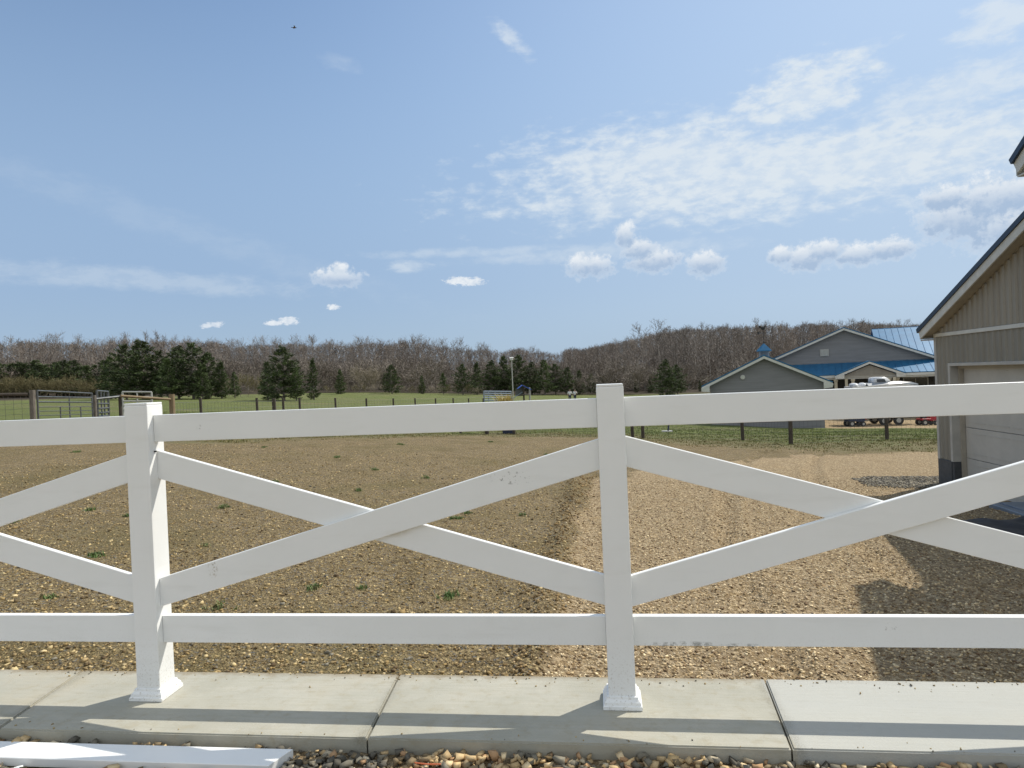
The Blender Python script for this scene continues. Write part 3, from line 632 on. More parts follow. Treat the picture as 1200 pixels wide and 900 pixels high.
# pines: x, top y, distance, variant, width factor
pines = [(330, 405, 72, 0, 1.25, 'tall single pine standing forward in the pasture left of centre'), (312, 424, 74, 1, 1.0, 'smaller pine leaning against the left side of the tall pasture pine'), (346, 432, 71, 3, .9, 'low bright pine at the right foot of the tall pasture pine'),
         (366, 421, 76, 4, .85, 'thin dark pine just right of the tall pasture pine'),
         (146, 405, 84, 2, 1.15, 'dark broad pine at the left end of the big pine clump'), (165, 398, 82, 0, 1.3, 'tallest pine of the big dark clump behind the left post'), (186, 412, 84, 2, 1.2, 0), (207, 405, 82, 0, 1.25, 0), (224, 403, 80, 2, 1.2, 'second tallest pine near the right end of the dark clump'), (243, 412, 81, 0, 1.1, 0), (258, 424, 80, 4, 1.2, 0), (274, 436, 82, 3, .9, 0), (128, 418, 90, 1, 1.2, 0), (196, 420, 78, 3, 1.2, 0), (236, 428, 78, 1, 1.2, 0),
         (398, 433, 95, 1, 1.0, 'small dark pine between the pasture pine and the pale brush'), (458, 427, 97, 0, 1.1, 'dark cone shaped pine standing alone near the middle of the tree line'), (494, 440, 100, 1, .9, 0), (519, 437, 104, 3, 1.0, 0), (541, 427, 100, 2, 1.0, 0), (558, 425, 106, 4, 1.1, 0),
         (575, 422, 110, 0, 1.2, 0), (590, 418, 112, 1, 1.2, 0), (606, 417, 110, 2, 1.1, 0), (622, 424, 112, 0, 1.2, 0), (637, 422, 110, 3, 1.1, 0), (650, 427, 114, 2, 1.1, 0), (664, 430, 112, 0, 1.1, 0), (678, 434, 114, 1, 1.1, 0), (692, 438, 116, 3, 1.2, 0), (706, 440, 118, 0, 1.2, 0), (722, 444, 118, 2, 1.1, 0), (745, 446, 120, 4, 1.2, 0),
         (779, 421, 100, 0, 1.15, 'dark pine rising right of the middle post against the bare hill'), (793, 428, 104, 2, 1.0, 'lower pine touching the right side of the dark pine by the middle post'), (820, 446, 116, 4, 1.0, 0), (762, 440, 118, 1, 1.0, 0)]
for x0 in range(-60, 130, 9): pines.append((x0 + random.uniform(-3, 3), 425 + random.uniform(-4, 7), 112 + random.uniform(-5, 5), random.choice((1, 3, 0)), 1.6, 1))
for i, (px_, yt, Z, v, wf, lb) in enumerate(pines):
    P_, h = top_height(px_, yt, Z); s_ = h / 7.5; wf *= 1.2
    if lb == 1: l_, g_ = 'young green pine in the row behind the brown brush, far left', 'young pines in the row at far left'
    elif lb == 0 and px_ < 300: l_, g_ = 'dark green pine packed inside the clump behind the left post', 'pines of the dark clump behind the left post'
    elif lb == 0: l_, g_ = 'dark green pine in the row below the bare woodland, centre', 'pines of the centre tree line'
    else: l_, g_ = lb, 'pines of the centre tree line' if px_ > 300 else 'pines of the dark clump behind the left post'
    e_ = put_tree('pine_tree', PINE[v], P_[0], P_[1], s_, s_ * wf, random.uniform(0, 6.28), l_, 'pine tree', g_)
    if lb in (0, 1): RENAME.append((e_, px_, 'young pine' if lb == 1 else 'dark pine'))
# bare trees along the front of the woods
def bares(xs, ytop, Z, lab, grp, mat='twig', jy=5, wf=(1.0, 1.35)):
    for x_ in xs:
        Zz = Z * random.uniform(.94, 1.08); P_, h = top_height(x_, ytop(x_) + random.uniform(-jy, jy), Zz); s_ = h / 10.
        e_ = put_tree('bare_tree', BM[random.randrange(7), mat], P_[0], P_[1], s_, s_ * random.uniform(*wf), random.uniform(0, 6.28), lab, 'bare tree', grp)
        if 'shoulder' not in lab: RENAME.append((e_, float(x_), {'bare trees behind the left pines': 'bare tree', 'bare trees on the hill crest': 'crest tree', 'bare trees on the hill': 'bare hillside tree'}.get(grp, 'bare tree')))
sky1 = lambda x: float(np.interp(x, [-200, 0, 60, 110, 150, 230, 290, 330, 400, 440, 490, 530, 560, 600, 640, 700], [402, 400, 399, 402, 396, 399, 404, 401, 402, 401, 400, 404, 409, 408, 411, 408]))
bares(np.arange(270, 575, 8.2), sky1, 150, 'bare grey deciduous tree along the front of the woods, left of the blue canopy', 'bare trees of the left and centre woods')
bares(np.arange(-70, 275, 11), sky1, 175, 'bare grey-brown tree rising behind the pines on the left', 'bare trees behind the left pines')
bares(np.arange(575, 740, 9), lambda x: float(np.interp(x, [575, 640, 700, 760], [409, 416, 412, 404])), 165, 'bare thin tree behind the centre row of pines', 'bare trees behind the centre pines', 'twig', 6)
for x_, yt, lab in ((758, 382, 'large pale bare tree at the left shoulder of the wooded hill'), (777, 379, 'tallest bare tree on the left shoulder of the wooded hill')):
    bares([x_], lambda x, yt=yt: yt, 165, lab, 'bare trees on the hill', 'twig', 0, (1.3, 1.5))
sky2 = lambda x: float(np.interp(x, [640, 700, 740, 800, 860, 900, 1000, 1060, 1100, 1250], [416, 406, 398, 386, 384, 382, 379, 380, 381, 384]))
bares(np.arange(796, 1150, 13), lambda x: sky2(x) + 26, 150, 'bare brown tree on the lower slope of the hill behind the blue roofs', 'bare trees on the hill', 'twigb', 8)
bares(np.arange(700, 1180, 11), lambda x: sky2(x) - 2, 262, 'bare brown tree along the crest of the wooded hill', 'bare trees on the hill crest', 'twigb', 5)
# the woods behind, one mass
def wood(name, spots, mat, label):
    Vs, Fs, Cs, off = [], [], [], 0
    lows = [bare_tree(300 + i, 10, random.uniform(2.2, 3.0), .66, .22, .03) for i in range(6)]
    zz = gz_arr([s_[0] for s_ in spots], [s_[1] for s_ in spots])
    for (x, y, h), z_ in zip(spots, zz):
        (tv, tf), (cv, cf) = random.choice(lows); V = np.concatenate([tv, cv]); F_ = np.concatenate([np.concatenate([tf]), cf + len(tv)])
        a_ = random.uniform(0, 6.28); c, s1 = math.cos(a_), math.sin(a_); s_ = h / 10; q = V @ np.array([[c, s1, 0], [-s1, c, 0], [0, 0, 1]]) * np.array([s_ * 1.15, s_ * 1.15, s_]) + np.array([x, y, z_ - .1])
        tone = random.uniform(.8, 1.75); patch = .5 + .5 * mnoise.noise(Vector((x * .03, y * .03, 4)))
        tc_ = np.array((.27, .245, .215)) * random.uniform(.8, 1.7); cc3 = (np.array((.165, .128, .098)) * (1 - patch) + np.array((.185, .165, .145)) * patch) * tone
        C4 = np.empty((len(q), 3)); C4[:len(tv)] = tc_; C4[len(tv):] = cc3; Cs.append(C4)
        Vs.append(q); Fs.append(F_ + off); off += len(q)
    o = np_mesh(name, np.concatenate(Vs), np.concatenate(Fs), M['leafy'], col=np.concatenate(Cs)); tag(o, label, 'woods', kind='stuff'); print(name, off)
sp = []
for _ in range(1300):
    x_ = random.uniform(660, 1190); Z = random.uniform(128, 262); P_ = at(x_, 440, Z); h = random.uniform(9.5, 13.5)
    ymax = CAM[2] + (445 - sky2(x_) - 10) / FPX * Z * 1.0
    sp.append((P_[0], P_[1], h))
def cap(sp, skyf):
    out = []
    for x, y, h in sp:
        d = np.array([x, y, 0]) - CAM; Z = float(d @ CF + 0); Z = (x - CAM[0]) * CF[0] + (y - CAM[1]) * CF[1]; px_ = 600 + FPX * ((x - CAM[0]) * CR[0] + (y - CAM[1]) * CR[1]) / Z
        zt = at(px_, skyf(px_) + 4, Z)[2]; h = min(h, zt - gz(x, y))
        if h > 4: out.append((x, y, h))
    return out
wood('hill_woods', cap(sp, lambda x: sky2(x) + 5 * mnoise.noise(Vector((x * .05, 0, 7))) - 1), 'twigb', 'brown leafless woodland covering the hill behind the blue roofs')
sp = []
for _ in range(1150):
    x_ = random.uniform(-90, 700); Z = random.uniform(138, 235); P_ = at(x_, 450, Z); sp.append((P_[0], P_[1], random.uniform(10, 15)))
wood('far_woods', cap(sp, lambda x: sky1(x) + 1 + 5 * mnoise.noise(Vector((x * .045, 0, 3)))), 'twigb', 'brown leafless woodland massed behind the pasture')
# undergrowth filling the foot of the woods
Vs, Fs, off = [], [], 0
ug = [bare_tree(500 + i, 3, 2.0, .9, .0, .02) for i in range(3)]
sp = []
for _ in range(620):
    x_ = random.uniform(-80, 1150); Z = random.uniform(112, 150) if x_ > 575 else random.uniform(108, 145); P_ = at(x_, 450, Z); sp.append((P_[0], P_[1]))
zz = gz_arr([q[0] for q in sp], [q[1] for q in sp])
for (x, y), z_ in zip(sp, zz):
    (tv, tf), (cv, cf) = random.choice(ug); s_ = random.uniform(.7, 1.5); a_ = random.uniform(0, 6.28); c, s1 = math.cos(a_), math.sin(a_)
    Vs.append(cv @ np.array([[c, s1, 0], [-s1, c, 0], [0, 0, 1]]) * np.array([s_ * 1.6, s_ * 1.6, s_]) + np.array([x, y, z_ - .1])); Fs.append(cf + off); off += len(cv)
o = np_mesh('undergrowth', np.concatenate(Vs), np.concatenate(Fs), M['twigb']); tag(o, 'tangled brown undergrowth along the foot of the woods', 'undergrowth', kind='stuff')
# brush at the foot of the trees
BRUSH = []
for i in range(3):
    a_, c_ = bare_tree(700 + i, 3, 1.9, 1.15, .0, .014); BRUSH.append((raw_mesh('trunk', *a_, M['bark']), raw_mesh('crown', *c_, M['brush']), raw_mesh('crown', *c_, M['palebrush'])))
def shrub(px_, yt, Z, pale, lab, grp, wf=1.6):
    P_, h = top_height(px_, yt, Z); b_ = random.choice(BRUSH); s_ = max(.3, h / 3.); RENAME.append((put_tree('shrub', (b_[0], b_[2] if pale else b_[1]), P_[0], P_[1], s_, s_ * wf, random.uniform(0, 6.28), lab, 'shrub', grp), float(px_), 'pale shrub' if pale else 'brown shrub'))
for x_ in np.arange(-30, 142, 6.5): shrub(x_ + random.uniform(-2, 2), 449 + random.uniform(-3, 3), 102, False, 'low brown brush in front of the young pines, far left', 'brown brush at far left', 1.3)
for x_ in (258, 268, 281, 290, 303): shrub(x_, 447 + random.uniform(-5, 4), 90, False, 'low brown shrub right of the dark pine clump', 'brown shrubs right of the dark clump', 1.2)
for x_ in (420, 428, 437): shrub(x_, 438 + random.uniform(-2, 3), 104, True, 'pale rounded bare shrub right of the pasture pine', 'pale shrubs at the edge of the woods', 1.3)
for x_ in np.arange(383, 570, 11): shrub(x_, 453 + random.uniform(-2, 3), 100, random.random() < .5, 'low scrubby shrub along the foot of the woods, centre', 'scrub along the foot of the woods', 1.6)
for x_ in np.arange(800, 870, 8): shrub(x_, 447 + random.uniform(-4, 3), 128, False, 'low brown shrub below the hill left of the grey garage', 'shrubs left of the grey garage', 1.4)

LAND = [(-300, 'at the far left edge of the view'), (36, 'above the long tube gate'), (112, 'above the narrow walk gate'), (143, 'above the left white post'), (188, 'above the tan fence post'), (222, 'at the right end of the dark pine clump'), (262, 'right of the dark pine clump'),
        (300, 'around the tall pasture pine'), (352, 'right of the tall pasture pine'), (385, 'left of the pale rounded shrubs'), (415, 'around the pale rounded shrubs'), (442, 'around the lone cone shaped pine'), (474, 'between the lone cone pine and corral panels'), (520, 'just left of the corral panels'),
        (562, 'above the corral panels'), (594, 'by the tall thin pole'), (608, 'above the blue canopy'), (632, 'above the two far people'), (680, 'just left of the middle white post'), (712, 'just right of the middle white post'), (750, 'around the dark pine right of the middle post'), (800, 'left of the grey garage'),
        (835, 'above the left half of the garage roof'), (892, 'right of the weather vane'), (925, 'left of the house gable peak'), (985, 'right of the house gable peak'), (1025, 'above the light blue wing roof'), (1080, 'beside the near garage eave')]
ORD = ['leftmost', 'second from left', 'third from left', 'fourth from left', 'fifth from left', 'sixth from left', 'seventh from left', 'eighth from left', 'ninth from left', 'tenth from left', 'eleventh from left', 'twelfth from left']
bins = {}
for e_, px_, kd in RENAME:
    ph = [q for a_, q in LAND if px_ >= a_][-1]; bins.setdefault((kd, ph), []).append((px_, e_))
for (kd, ph), lst in bins.items():
    lst.sort(key=lambda q: q[0])
    for i, (px_, e_) in enumerate(lst):
        if len(lst) == 1: e_['label'] = f'lone {kd} {ph}'
        elif len(lst) <= 12: e_['label'] = f'{ORD[i]} {kd} {ph}'
        else: e_['label'] = f'{kd} in the thick row {ph}'

# ------------------------------------------------------------------ near building at the right edge
nb = empty('garage_building', (5.91, 9.63, -.6), 0, 'near taupe ribbed steel garage with white overhead door at the right edge', 'garage')
T0 = Matrix.Translation((-5.91, -9.63, .6))
def npart(name, mb, mat, parent=None):
    o = mb.build(name, mat, parent or nb); o.data.transform(T0); return o
WX, CY, CZ0, TZ = 5.91, 9.63, -.6, 2.01
SL = .423; EY, EZ = 9.80, 2.145
def roofz(y): return EZ + SL * (EY - y)
mb = MB()        # wall shell: sheet plus ribs, with a door opening
DY0, DY1, DZ = 9.17, 6.45, 1.466
X1 = WX + 8
mb.span(WX, X1, CY - .06, CY, CZ0 + .45, TZ)                              # back wall facing the pasture
mb.span(WX, WX + .06, DY0, CY - .06, CZ0 + .45, TZ); mb.span(WX, WX + .06, 5.76, DY1, CZ0 + .45, TZ); mb.span(WX, WX + .06, DY1, DY0, DZ, TZ)
y = CY - .10
while y > 5.8:
    if y > DY0 + .05 or y < DY1 - .1: z0 = CZ0 + .47
    else: z0 = DZ + .05
    mb.loft([[(WX - .022, y - .012, z), (WX - .022, y + .012, z), (WX, y + .03, z), (WX, y - .03, z)] for z in (z0, TZ - .035)])
    y -= .152
x = WX + .1
while x < X1: mb.loft([[(x - .012, CY + .02, z), (x + .012, CY + .02, z), (x + .03, CY, z), (x - .03, CY, z)] for z in (CZ0 + .47, TZ)]); x += .23
npart('wall', mb, M['taupe'])
mb = MB(); y = CY - .08                                                    # gable sheet above the band
mb.slab([(WX, CY, TZ + .03), (WX, 5.76, TZ + .03), (WX, 5.76, roofz(5.76) - .13), (WX, CY, roofz(CY) - .13)], .05)
while y > 5.8:
    mb.loft([[(WX - .026, y - .02, z), (WX - .026, y + .02, z), (WX - .001, y + .042, z), (WX - .001, y - .042, z)] for z in (TZ + .035, max(TZ + .04, roofz(y) - .19))]); y -= .152
npart('gable_wall', mb, M['taupe2'])
mb = MB(); mb.span(WX - .034, WX - .002, 5.76, CY + .03, TZ - .03, TZ + .03, .004); npart('band_trim', mb, M['trimw'])
mb = MB(); mb.span(WX - .03, WX + .09, CY - .045, CY + .028, CZ0 + .45, TZ - .031, .004); npart('corner_trim', mb, M['trimg'])
mb = MB()                                                                   # recessed jambs
mb.span(WX - .03, WX + .17, DY0 - .035, DY0 + .03, CZ0 + .45, DZ + .05, .003); mb.span(WX - .03, WX + .17, DY1 - .03, DY1 + .035, CZ0 + .45, DZ + .05, .003)
mb.span(WX - .04, WX + .17, DY1 + .036, DY0 - .036, DZ, DZ + .05, .003); npart('door_frame', mb, M['trimg'])
mb = MB(); mb.span(WX + .10, WX + .165, DY0 - .075, DY0 - .036, CZ0 + .02, DZ - .002); mb.span(WX + .10, WX + .165, DY1 + .036, DY1 + .075, CZ0 + .02, DZ - .002); mb.span(WX + .10, WX + .165, DY1 + .076, DY0 - .076, DZ - .05, DZ - .002); npart('door_stop', mb, M['soffit'])
mb = MB(); mb.span(WX - .025, WX + .05, DY0 + .031, CY + .035, CZ0 - .35, CZ0 + .449, .006); mb.span(WX - .012, WX + .16, DY0 - .036, DY0 + .03, CZ0 - .35, CZ0 + .449, .004)
mb.span(WX + .051, X1, CY - .04, CY + .034, CZ0 - .5, CZ0 + .449, .006); mb.span(WX - .025, WX + .05, 5.76, DY1 - .031, CZ0 - .35, CZ0 + .449, .006); npart('foundation_skirt', mb, M['skirt'])
do = MB(); dx = WX + .17; sec = (DZ - CZ0) / 4.
for i in range(4):
    z0 = CZ0 + i * sec; do.span(dx, dx + .045, DY1 + .04, DY0 - .04, z0 + .004, z0 + sec - .004, .004)
    n_ = 4; pw = (DY0 - DY1 - .16) / n_
    for j in range(n_):
        for k in range(1):
            ya = DY1 + .08 + j * pw + .045; yb = ya + pw - .09; za = z0 + .085; zb = z0 + sec - .085
            for (p0, p1, q0, q1) in ((ya, yb, za, za + .012), (ya, yb, zb - .012, zb)): do.span(dx - .006, dx - .001, p0, p1, q0, q1)
od = npart('garage_door', do, M['doorw'])
mb = MB(); mb.span(dx - .03, dx - .011, (DY0 + DY1) / 2 - .07, (DY0 + DY1) / 2 + .07, CZ0 + .12, CZ0 + .145, .004); h_ = npart('handle', mb, M['black']); h_.parent = od
# lean-to roof: sheet, ridged ribs, fascia, soffit
RX = 5.71
def rect_slab(mb, x0, x1, ya, yb, dz, th): mb.slab([(x0, ya, roofz(ya) + dz), (x0, yb, roofz(yb) + dz), (x1, yb, roofz(yb) + dz), (x1, ya, roofz(ya) + dz)], th)
mb = MB(); rect_slab(mb, RX - .015, X1, EY + .03, 5.5, 0, .035)
mb.slab([(RX - .035, EY + .04, roofz(EY + .04) + .012), (RX - .035, 5.5, roofz(5.5) + .012), (RX + .09, 5.5, roofz(5.5) + .012), (RX + .09, EY + .04, roofz(EY + .04) + .012)], .075)
npart('roof', mb, M['navy'])
mb = MB(); mb.slab([(RX - .012, EY, roofz(EY) - .045), (RX + .012, EY, roofz(EY) - .045), (RX + .012, 5.5, roofz(5.5) - .045), (RX - .012, 5.5, roofz(5.5) - .045)], -.15)
mb.span(RX + .013, X1, EY - .012, EY + .012, roofz(EY) - .185, roofz(EY) - .045); npart('fascia', mb, M['trimw'])
mb = MB(); rect_slab(mb, RX + .014, WX + .03, EY - .02, 5.6, -.15, .02); mb.span(RX + .014, X1, CY + .036, EY - .013, EZ - .215, EZ - .195)
npart('soffit', mb, M['soffit'])
# taller block whose eave tip shows above
RZ, UX, UY, US, RIDGE = 4.03, 5.23, 6.0, .6, 4.12
def uz(y): return RZ + US * (UY - y) if y > RIDGE else RZ + US * (UY - RIDGE) - US * (RIDGE - y)
zr = uz(RIDGE); YB = 2 * RIDGE - UY
mb = MB(); mb.slab([(UX, UY, RZ), (UX, RIDGE, zr), (X1, RIDGE, zr), (X1, UY, RZ)], .06); mb.slab([(UX, RIDGE, zr), (UX, YB, RZ), (X1, YB, RZ), (X1, RIDGE, zr)], .06); npart('upper_roof', mb, M['navy'])
mb = MB()
for a_, b_ in ((UY, RIDGE), (RIDGE, YB)): mb.slab([(UX - .015, a_, uz(a_) - .065), (UX + .012, a_, uz(a_) - .065), (UX + .012, b_, uz(b_) - .065), (UX - .015, b_, uz(b_) - .065)], -.16)
mb.span(UX + .014, X1, UY - .02, UY - .002, RZ - .22, RZ - .065); mb.span(UX + .014, UX + .36, 5.78, UY - .022, RZ - .24, RZ - .22); npart('upper_fascia', mb, M['trimw'])
mb = MB()
for a_, b_ in ((UY + .03, RIDGE), (RIDGE, YB - .03)): mb.slab([(UX - .05, a_, uz(a_) + .012), (UX - .016, a_, uz(a_) + .012), (UX - .016, b_, uz(b_) + .012), (UX - .05, b_, uz(b_) + .012)], -.075)
npart('rake_trim', mb, M['navy'])
mb = MB(); UW = 5.62; y0, y1 = 5.75, 2 * RIDGE - 5.75
mb.loft([[(x, y0, -1.0), (x, y0, uz(y0) - .10), (x, RIDGE, zr - .10), (x, y1, uz(y1) - .10), (x, y1, -1.0)] for x in (UW, X1)]); npart('upper_wall', mb, M['taupe'])
mb = MB(); mb.span(UW - .02, UW - .002, y0 - 1.2, y0 - .4, .6, 1.8, .004); npart('window', mb, M['glass'])
# concrete apron at the door, black sheet on the ground
ap = MB().span(5.52, 6.07, 5.82, 7.42, -.8, -.515, .012); ap.span(5.64, 6.05, 5.86, 7.36, -.514, -.498, .003)
o = ap.build('door_apron', M['steelblue']); tag(o, 'blue-grey threshold slab on the ground in front of the white overhead door', 'slab')
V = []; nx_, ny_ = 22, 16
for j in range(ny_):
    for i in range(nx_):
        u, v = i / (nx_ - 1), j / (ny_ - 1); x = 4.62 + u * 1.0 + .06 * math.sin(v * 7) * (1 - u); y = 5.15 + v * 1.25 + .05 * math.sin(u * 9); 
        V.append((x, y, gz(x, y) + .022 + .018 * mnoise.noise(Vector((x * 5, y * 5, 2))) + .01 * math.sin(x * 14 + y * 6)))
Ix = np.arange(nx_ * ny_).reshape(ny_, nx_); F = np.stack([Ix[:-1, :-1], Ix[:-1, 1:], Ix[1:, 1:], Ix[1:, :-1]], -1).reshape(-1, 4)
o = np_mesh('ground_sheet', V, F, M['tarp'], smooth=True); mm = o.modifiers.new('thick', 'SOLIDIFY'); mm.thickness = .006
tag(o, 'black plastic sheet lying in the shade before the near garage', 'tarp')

# ------------------------------------------------------------------ far grey garage with cupola
GX0, GX1, GY, GZ, GE = 7.35, 14.30, 43.4, -2.4, .62
gcx = (GX0 + GX1) / 2; GS = .475; OV = .52; GRZ = GE + GS * (gcx - GX0)
fg = empty('far_garage', (gcx, GY, GZ), R(-13.5), 'grey sided garage with blue gable roof, cupola and weather vane, left of the house', 'garage')
def hpart(root, name, mb, mat, parent=None, smooth=False):
    o = mb.build(name, mat, parent or root, smooth)
    if True: o.data.transform(Matrix.Translation(-root.location))
    return o
def lap_gable(mb, x0, x1, y, z0, ze, s_, lap=.14):     # lapped boards clipped to a gable outline
    cx = (x0 + x1) / 2; z = z0; top = ze + s_ * (x1 - x0) / 2
    while z < top - .02:
        z2 = min(z + lap, top - .01)
        h0 = (x1 - x0) / 2 if z <= ze else max(0.02, (top - z) / s_); h1 = (x1 - x0) / 2 if z2 <= ze else max(.01, (top - z2) / s_)
        mb.loft([[(cx - h0, y - .03, z), (cx + h0, y - .03, z), (cx + h0, y + .03, z), (cx - h0, y + .03, z)], [(cx - h1, y - .008, z2), (cx + h1, y - .008, z2), (cx + h1, y + .03, z2), (cx - h1, y + .03, z2)]]); z = z2
mb = MB(); lap_gable(mb, GX0, GX1, GY, GZ - .3, GE, GS); mb.span(GX0, GX0 + .1, GY + .04, GY + 9, GZ - .3, GE); mb.span(GX1 - .1, GX1, GY + .04, GY + 9, GZ - .3, GE); mb.span(GX0 + .11, GX1 - .11, GY + 8.9, GY + 9, GZ - .3, GE)
hpart(fg, 'wall', mb, M['siding'])
def gable_roof(root, x0, x1, y0, y1, ze, s_, mat, ov=.5, rib=.45, th=.06):
    cx = (x0 + x1) / 2; zr_ = ze + s_ * (x1 - x0) / 2 + .10; ex0, ex1 = x0 - ov, x1 + ov; ez = zr_ - s_ * (cx - ex0); mb = MB()
    mb.slab([(ex0, y0, ez), (cx, y0, zr_), (cx, y1, zr_), (ex0, y1, ez)][::-1], th); mb.slab([(cx, y0, zr_), (ex1, y0, ez), (ex1, y1, ez), (cx, y1, zr_)][::-1], th)
    y = y0 + .1
    while y < y1:
        for xe in (ex0, ex1): mb.slab([(xe, y - .02, ez + .03), (cx, y - .02, zr_ + .03), (cx, y + .02, zr_ + .03), (xe, y + .02, ez + .03)][::(1 if xe < cx else -1)], .028)
        y += rib
    mb.tube((cx, y0 - .01, zr_ + .01), (cx, y1, zr_ + .01), .07)
    r_ = hpart(root, 'roof', mb, mat)
    mb = MB()
    for xe in (ex0, ex1): mb.slab([(xe, y0 - .03, ez - .03), (cx, y0 - .03, zr_ - .03), (cx, y0 - .03, zr_ - .20), (xe, y0 - .03, ez - .20)], .03)
    for xe, sgn in ((ex0, 1), (ex1, -1)): mb.slab([(xe, y0 - .035, ez - .10), (xe + sgn * ov, y0 - .035, ez - .02 + s_ * ov - .16), (xe + sgn * ov, y0 - .035, ez - .36), (xe, y0 - .035, ez - .30)], .3); mb.span(xe - .03, xe + .03, y0, y1, ez - .19, ez - .062)
    hpart(root, 'fascia', mb, M['trimw']); return r_, zr_
rf, zr_ = gable_roof(fg, GX0, GX1, GY - .4, GY + 9.3, GE, GS, M['roof'], OV)
mb = MB(); mb.tube((9.45, GY - .10, 1.02), (9.45, GY - .03, 1.02), .15, n=16); mb.tube((9.45, GY - .13, 1.02), (9.45, GY - .10, 1.02), .10, n=16); hpart(fg, 'round_vent', mb, M['trimw'])
cu = GY + 1.2
mb = MB(); mb.span(gcx - .33, gcx + .33, cu - .33, cu + .33, zr_ - .35, zr_ + .32)
for k in range(5): mb.box((gcx, cu - .345, zr_ - .02 + k * .065), (.44, .03, .03), Matrix.Rotation(.5, 3, 'X'))
c_o = hpart(fg, 'cupola', mb, M['steelblue'], rf)
mb = MB(); mb.loft([[(gcx + sx * r_, cu + sy * r_, z) for sx, sy in ((-1, -1), (1, -1), (1, 1), (-1, 1))] for r_, z in ((.48, zr_ + .32), (.46, zr_ + .38), (.24, zr_ + .62), (.03, zr_ + .84))]); hpart(fg, 'cupola_roof', mb, M['roof'], rf)
mb = MB(); zt = zr_ + .84; mb.tube((gcx, cu, zt), (gcx, cu, zt + 1.15), .016, n=6); mb.ball((gcx, cu, zt + .12), (.05, .05, .05)); mb.tube((gcx - .38, cu, zt + .72), (gcx + .30, cu, zt + .72), .016, n=6); mb.tube((gcx, cu - .2, zt + .4), (gcx, cu + .2, zt + .4), .012, n=5); mb.tube((gcx - .2, cu, zt + .4), (gcx + .2, cu, zt + .4), .012, n=5)
mb.loft([[(gcx - .38, cu - .01, zt + .72 - .10), (gcx - .38, cu + .01, zt + .72 - .10), (gcx - .38, cu + .01, zt + .82), (gcx - .38, cu - .01, zt + .82)], [(gcx - .22, cu - .01, zt + .71), (gcx - .22, cu + .01, zt + .71), (gcx - .22, cu + .01, zt + .73), (gcx - .22, cu - .01, zt + .73)]])
mb.ball((gcx - .02, cu, zt + 1.02), (.15, .04, .10)); mb.ball((gcx + .12, cu, zt + 1.12), (.06, .03, .06)); mb.loft([[(gcx - .10, cu - .012, zt + 1.0), (gcx - .10, cu + .012, zt + 1.0), (gcx - .10, cu + .012, zt + 1.1), (gcx - .10, cu - .012, zt + 1.1)], [(gcx - .28, cu - .01, zt + 1.08), (gcx - .28, cu + .01, zt + 1.08), (gcx - .26, cu + .01, zt + 1.25), (gcx - .26, cu - .01, zt + 1.25)]])
hpart(fg, 'weather_vane', mb, M['black'], rf)

# ------------------------------------------------------------------ far house with porch
hs = empty('porch_house', (20.6, 57.9, -2.75), R(-16), 'grey house with bright blue standing seam roofs and a long pillared porch', 'house')
HX0, HX1, HY = 14.1, 27.4, 57.9; HE, HS = 1.80, .415; hc = (HX0 + HX1) / 2; HG = -2.75
mb = MB(); lap_gable(mb, HX0, HX1, HY, 1.0, HE, HS, .16)
mb.span(HX0, HX0 + .15, HY + .04, HY + 12, HG - .2, HE); mb.span(HX1 - .15, HX1, HY + .04, HY + 12, HG - .2, HE); mb.span(HX0 + .16, HX1 - .16, HY + 11.8, HY + 12, HG - .2, HE)
hpart(hs, 'gable_wall', mb, M['siding'])
gable_roof(hs, HX0, HX1, HY - .45, HY + 12.4, HE, HS, M['roof'], .55, .5)
mb = MB(); vx = 19.2; mb.span(vx - .34, vx + .34, HY - .10, HY - .03, 2.35, 2.95, .01); v_ = hpart(hs, 'gable_vent', mb, M['trimg'])
mb = MB()
for k in range(6): mb.box((vx, HY - .115, 2.42 + k * .09), (.5, .03, .05), Matrix.Rotation(.6, 3, 'X'))
o = hpart(hs, 'louvre', mb, M['trimw']); o.parent = v_
# wing behind, roof sloping towards the viewer
def mono_roof(root, name, x0, x1, y0, z0, y1, z1, mat, th=.06, rib=.48, xr0=None, xr1=None):
    xr0 = x0 if xr0 is None else xr0; xr1 = x1 if xr1 is None else xr1
    mb = MB(); mb.slab([(x0, y0, z0), (x1, y0, z0), (xr1, y1, z1), (xr0, y1, z1)], th); n_ = int((x1 - x0) / rib)
    for i in range(n_ + 1):
        xa = x0 + (x1 - x0) * i / n_; xb = min(max(xa, xr0), xr1); mb.slab([(xa - .02, y0, z0 + .035), (xa + .02, y0, z0 + .035), (xb + .02, y1, z1 + .035), (xb - .02, y1, z1 + .035)], .033)
    return hpart(root, name, mb, mat)
PZ0, PZ1, PYF, PYB = .78, 1.72, HY - 2.9, HY - .06
mono_roof(hs, 'porch_roof', 13.6, 33.2, PYF, PZ0, PYB, PZ1, M['roof'])
wgx0, wgx1 = HX1 + .1, 33.2
a_, b_ = at(1020, 393, 64), at(1082, 391, 64)
mono_roof(hs, 'wing_roof', 23.3, 30.9, HY - .02, 1.76, HY + 5.2, 4.62, M['roof'])
mb = MB(); mb.span(wgx0, 30.7, HY + .1, HY + 10, HG - .2, 1.68); mb.slab([(30.7, HY + .1, 1.6), (30.7, HY + 10.3, 1.6), (30.7, HY + 5.2, 4.5)], .15); hpart(hs, 'wing_wall', mb, M['siding'])
mono_roof(hs, 'wing_back_roof', 23.3, 30.9, HY + 10.4, 1.76, HY + 5.22, 4.62, M['roof'])
mb = MB(); mb.span(13.8, 33.1, HY + .0, HY + .09, HG - .2, 1.0); hpart(hs, 'porch_wall', mb, M['dark'])
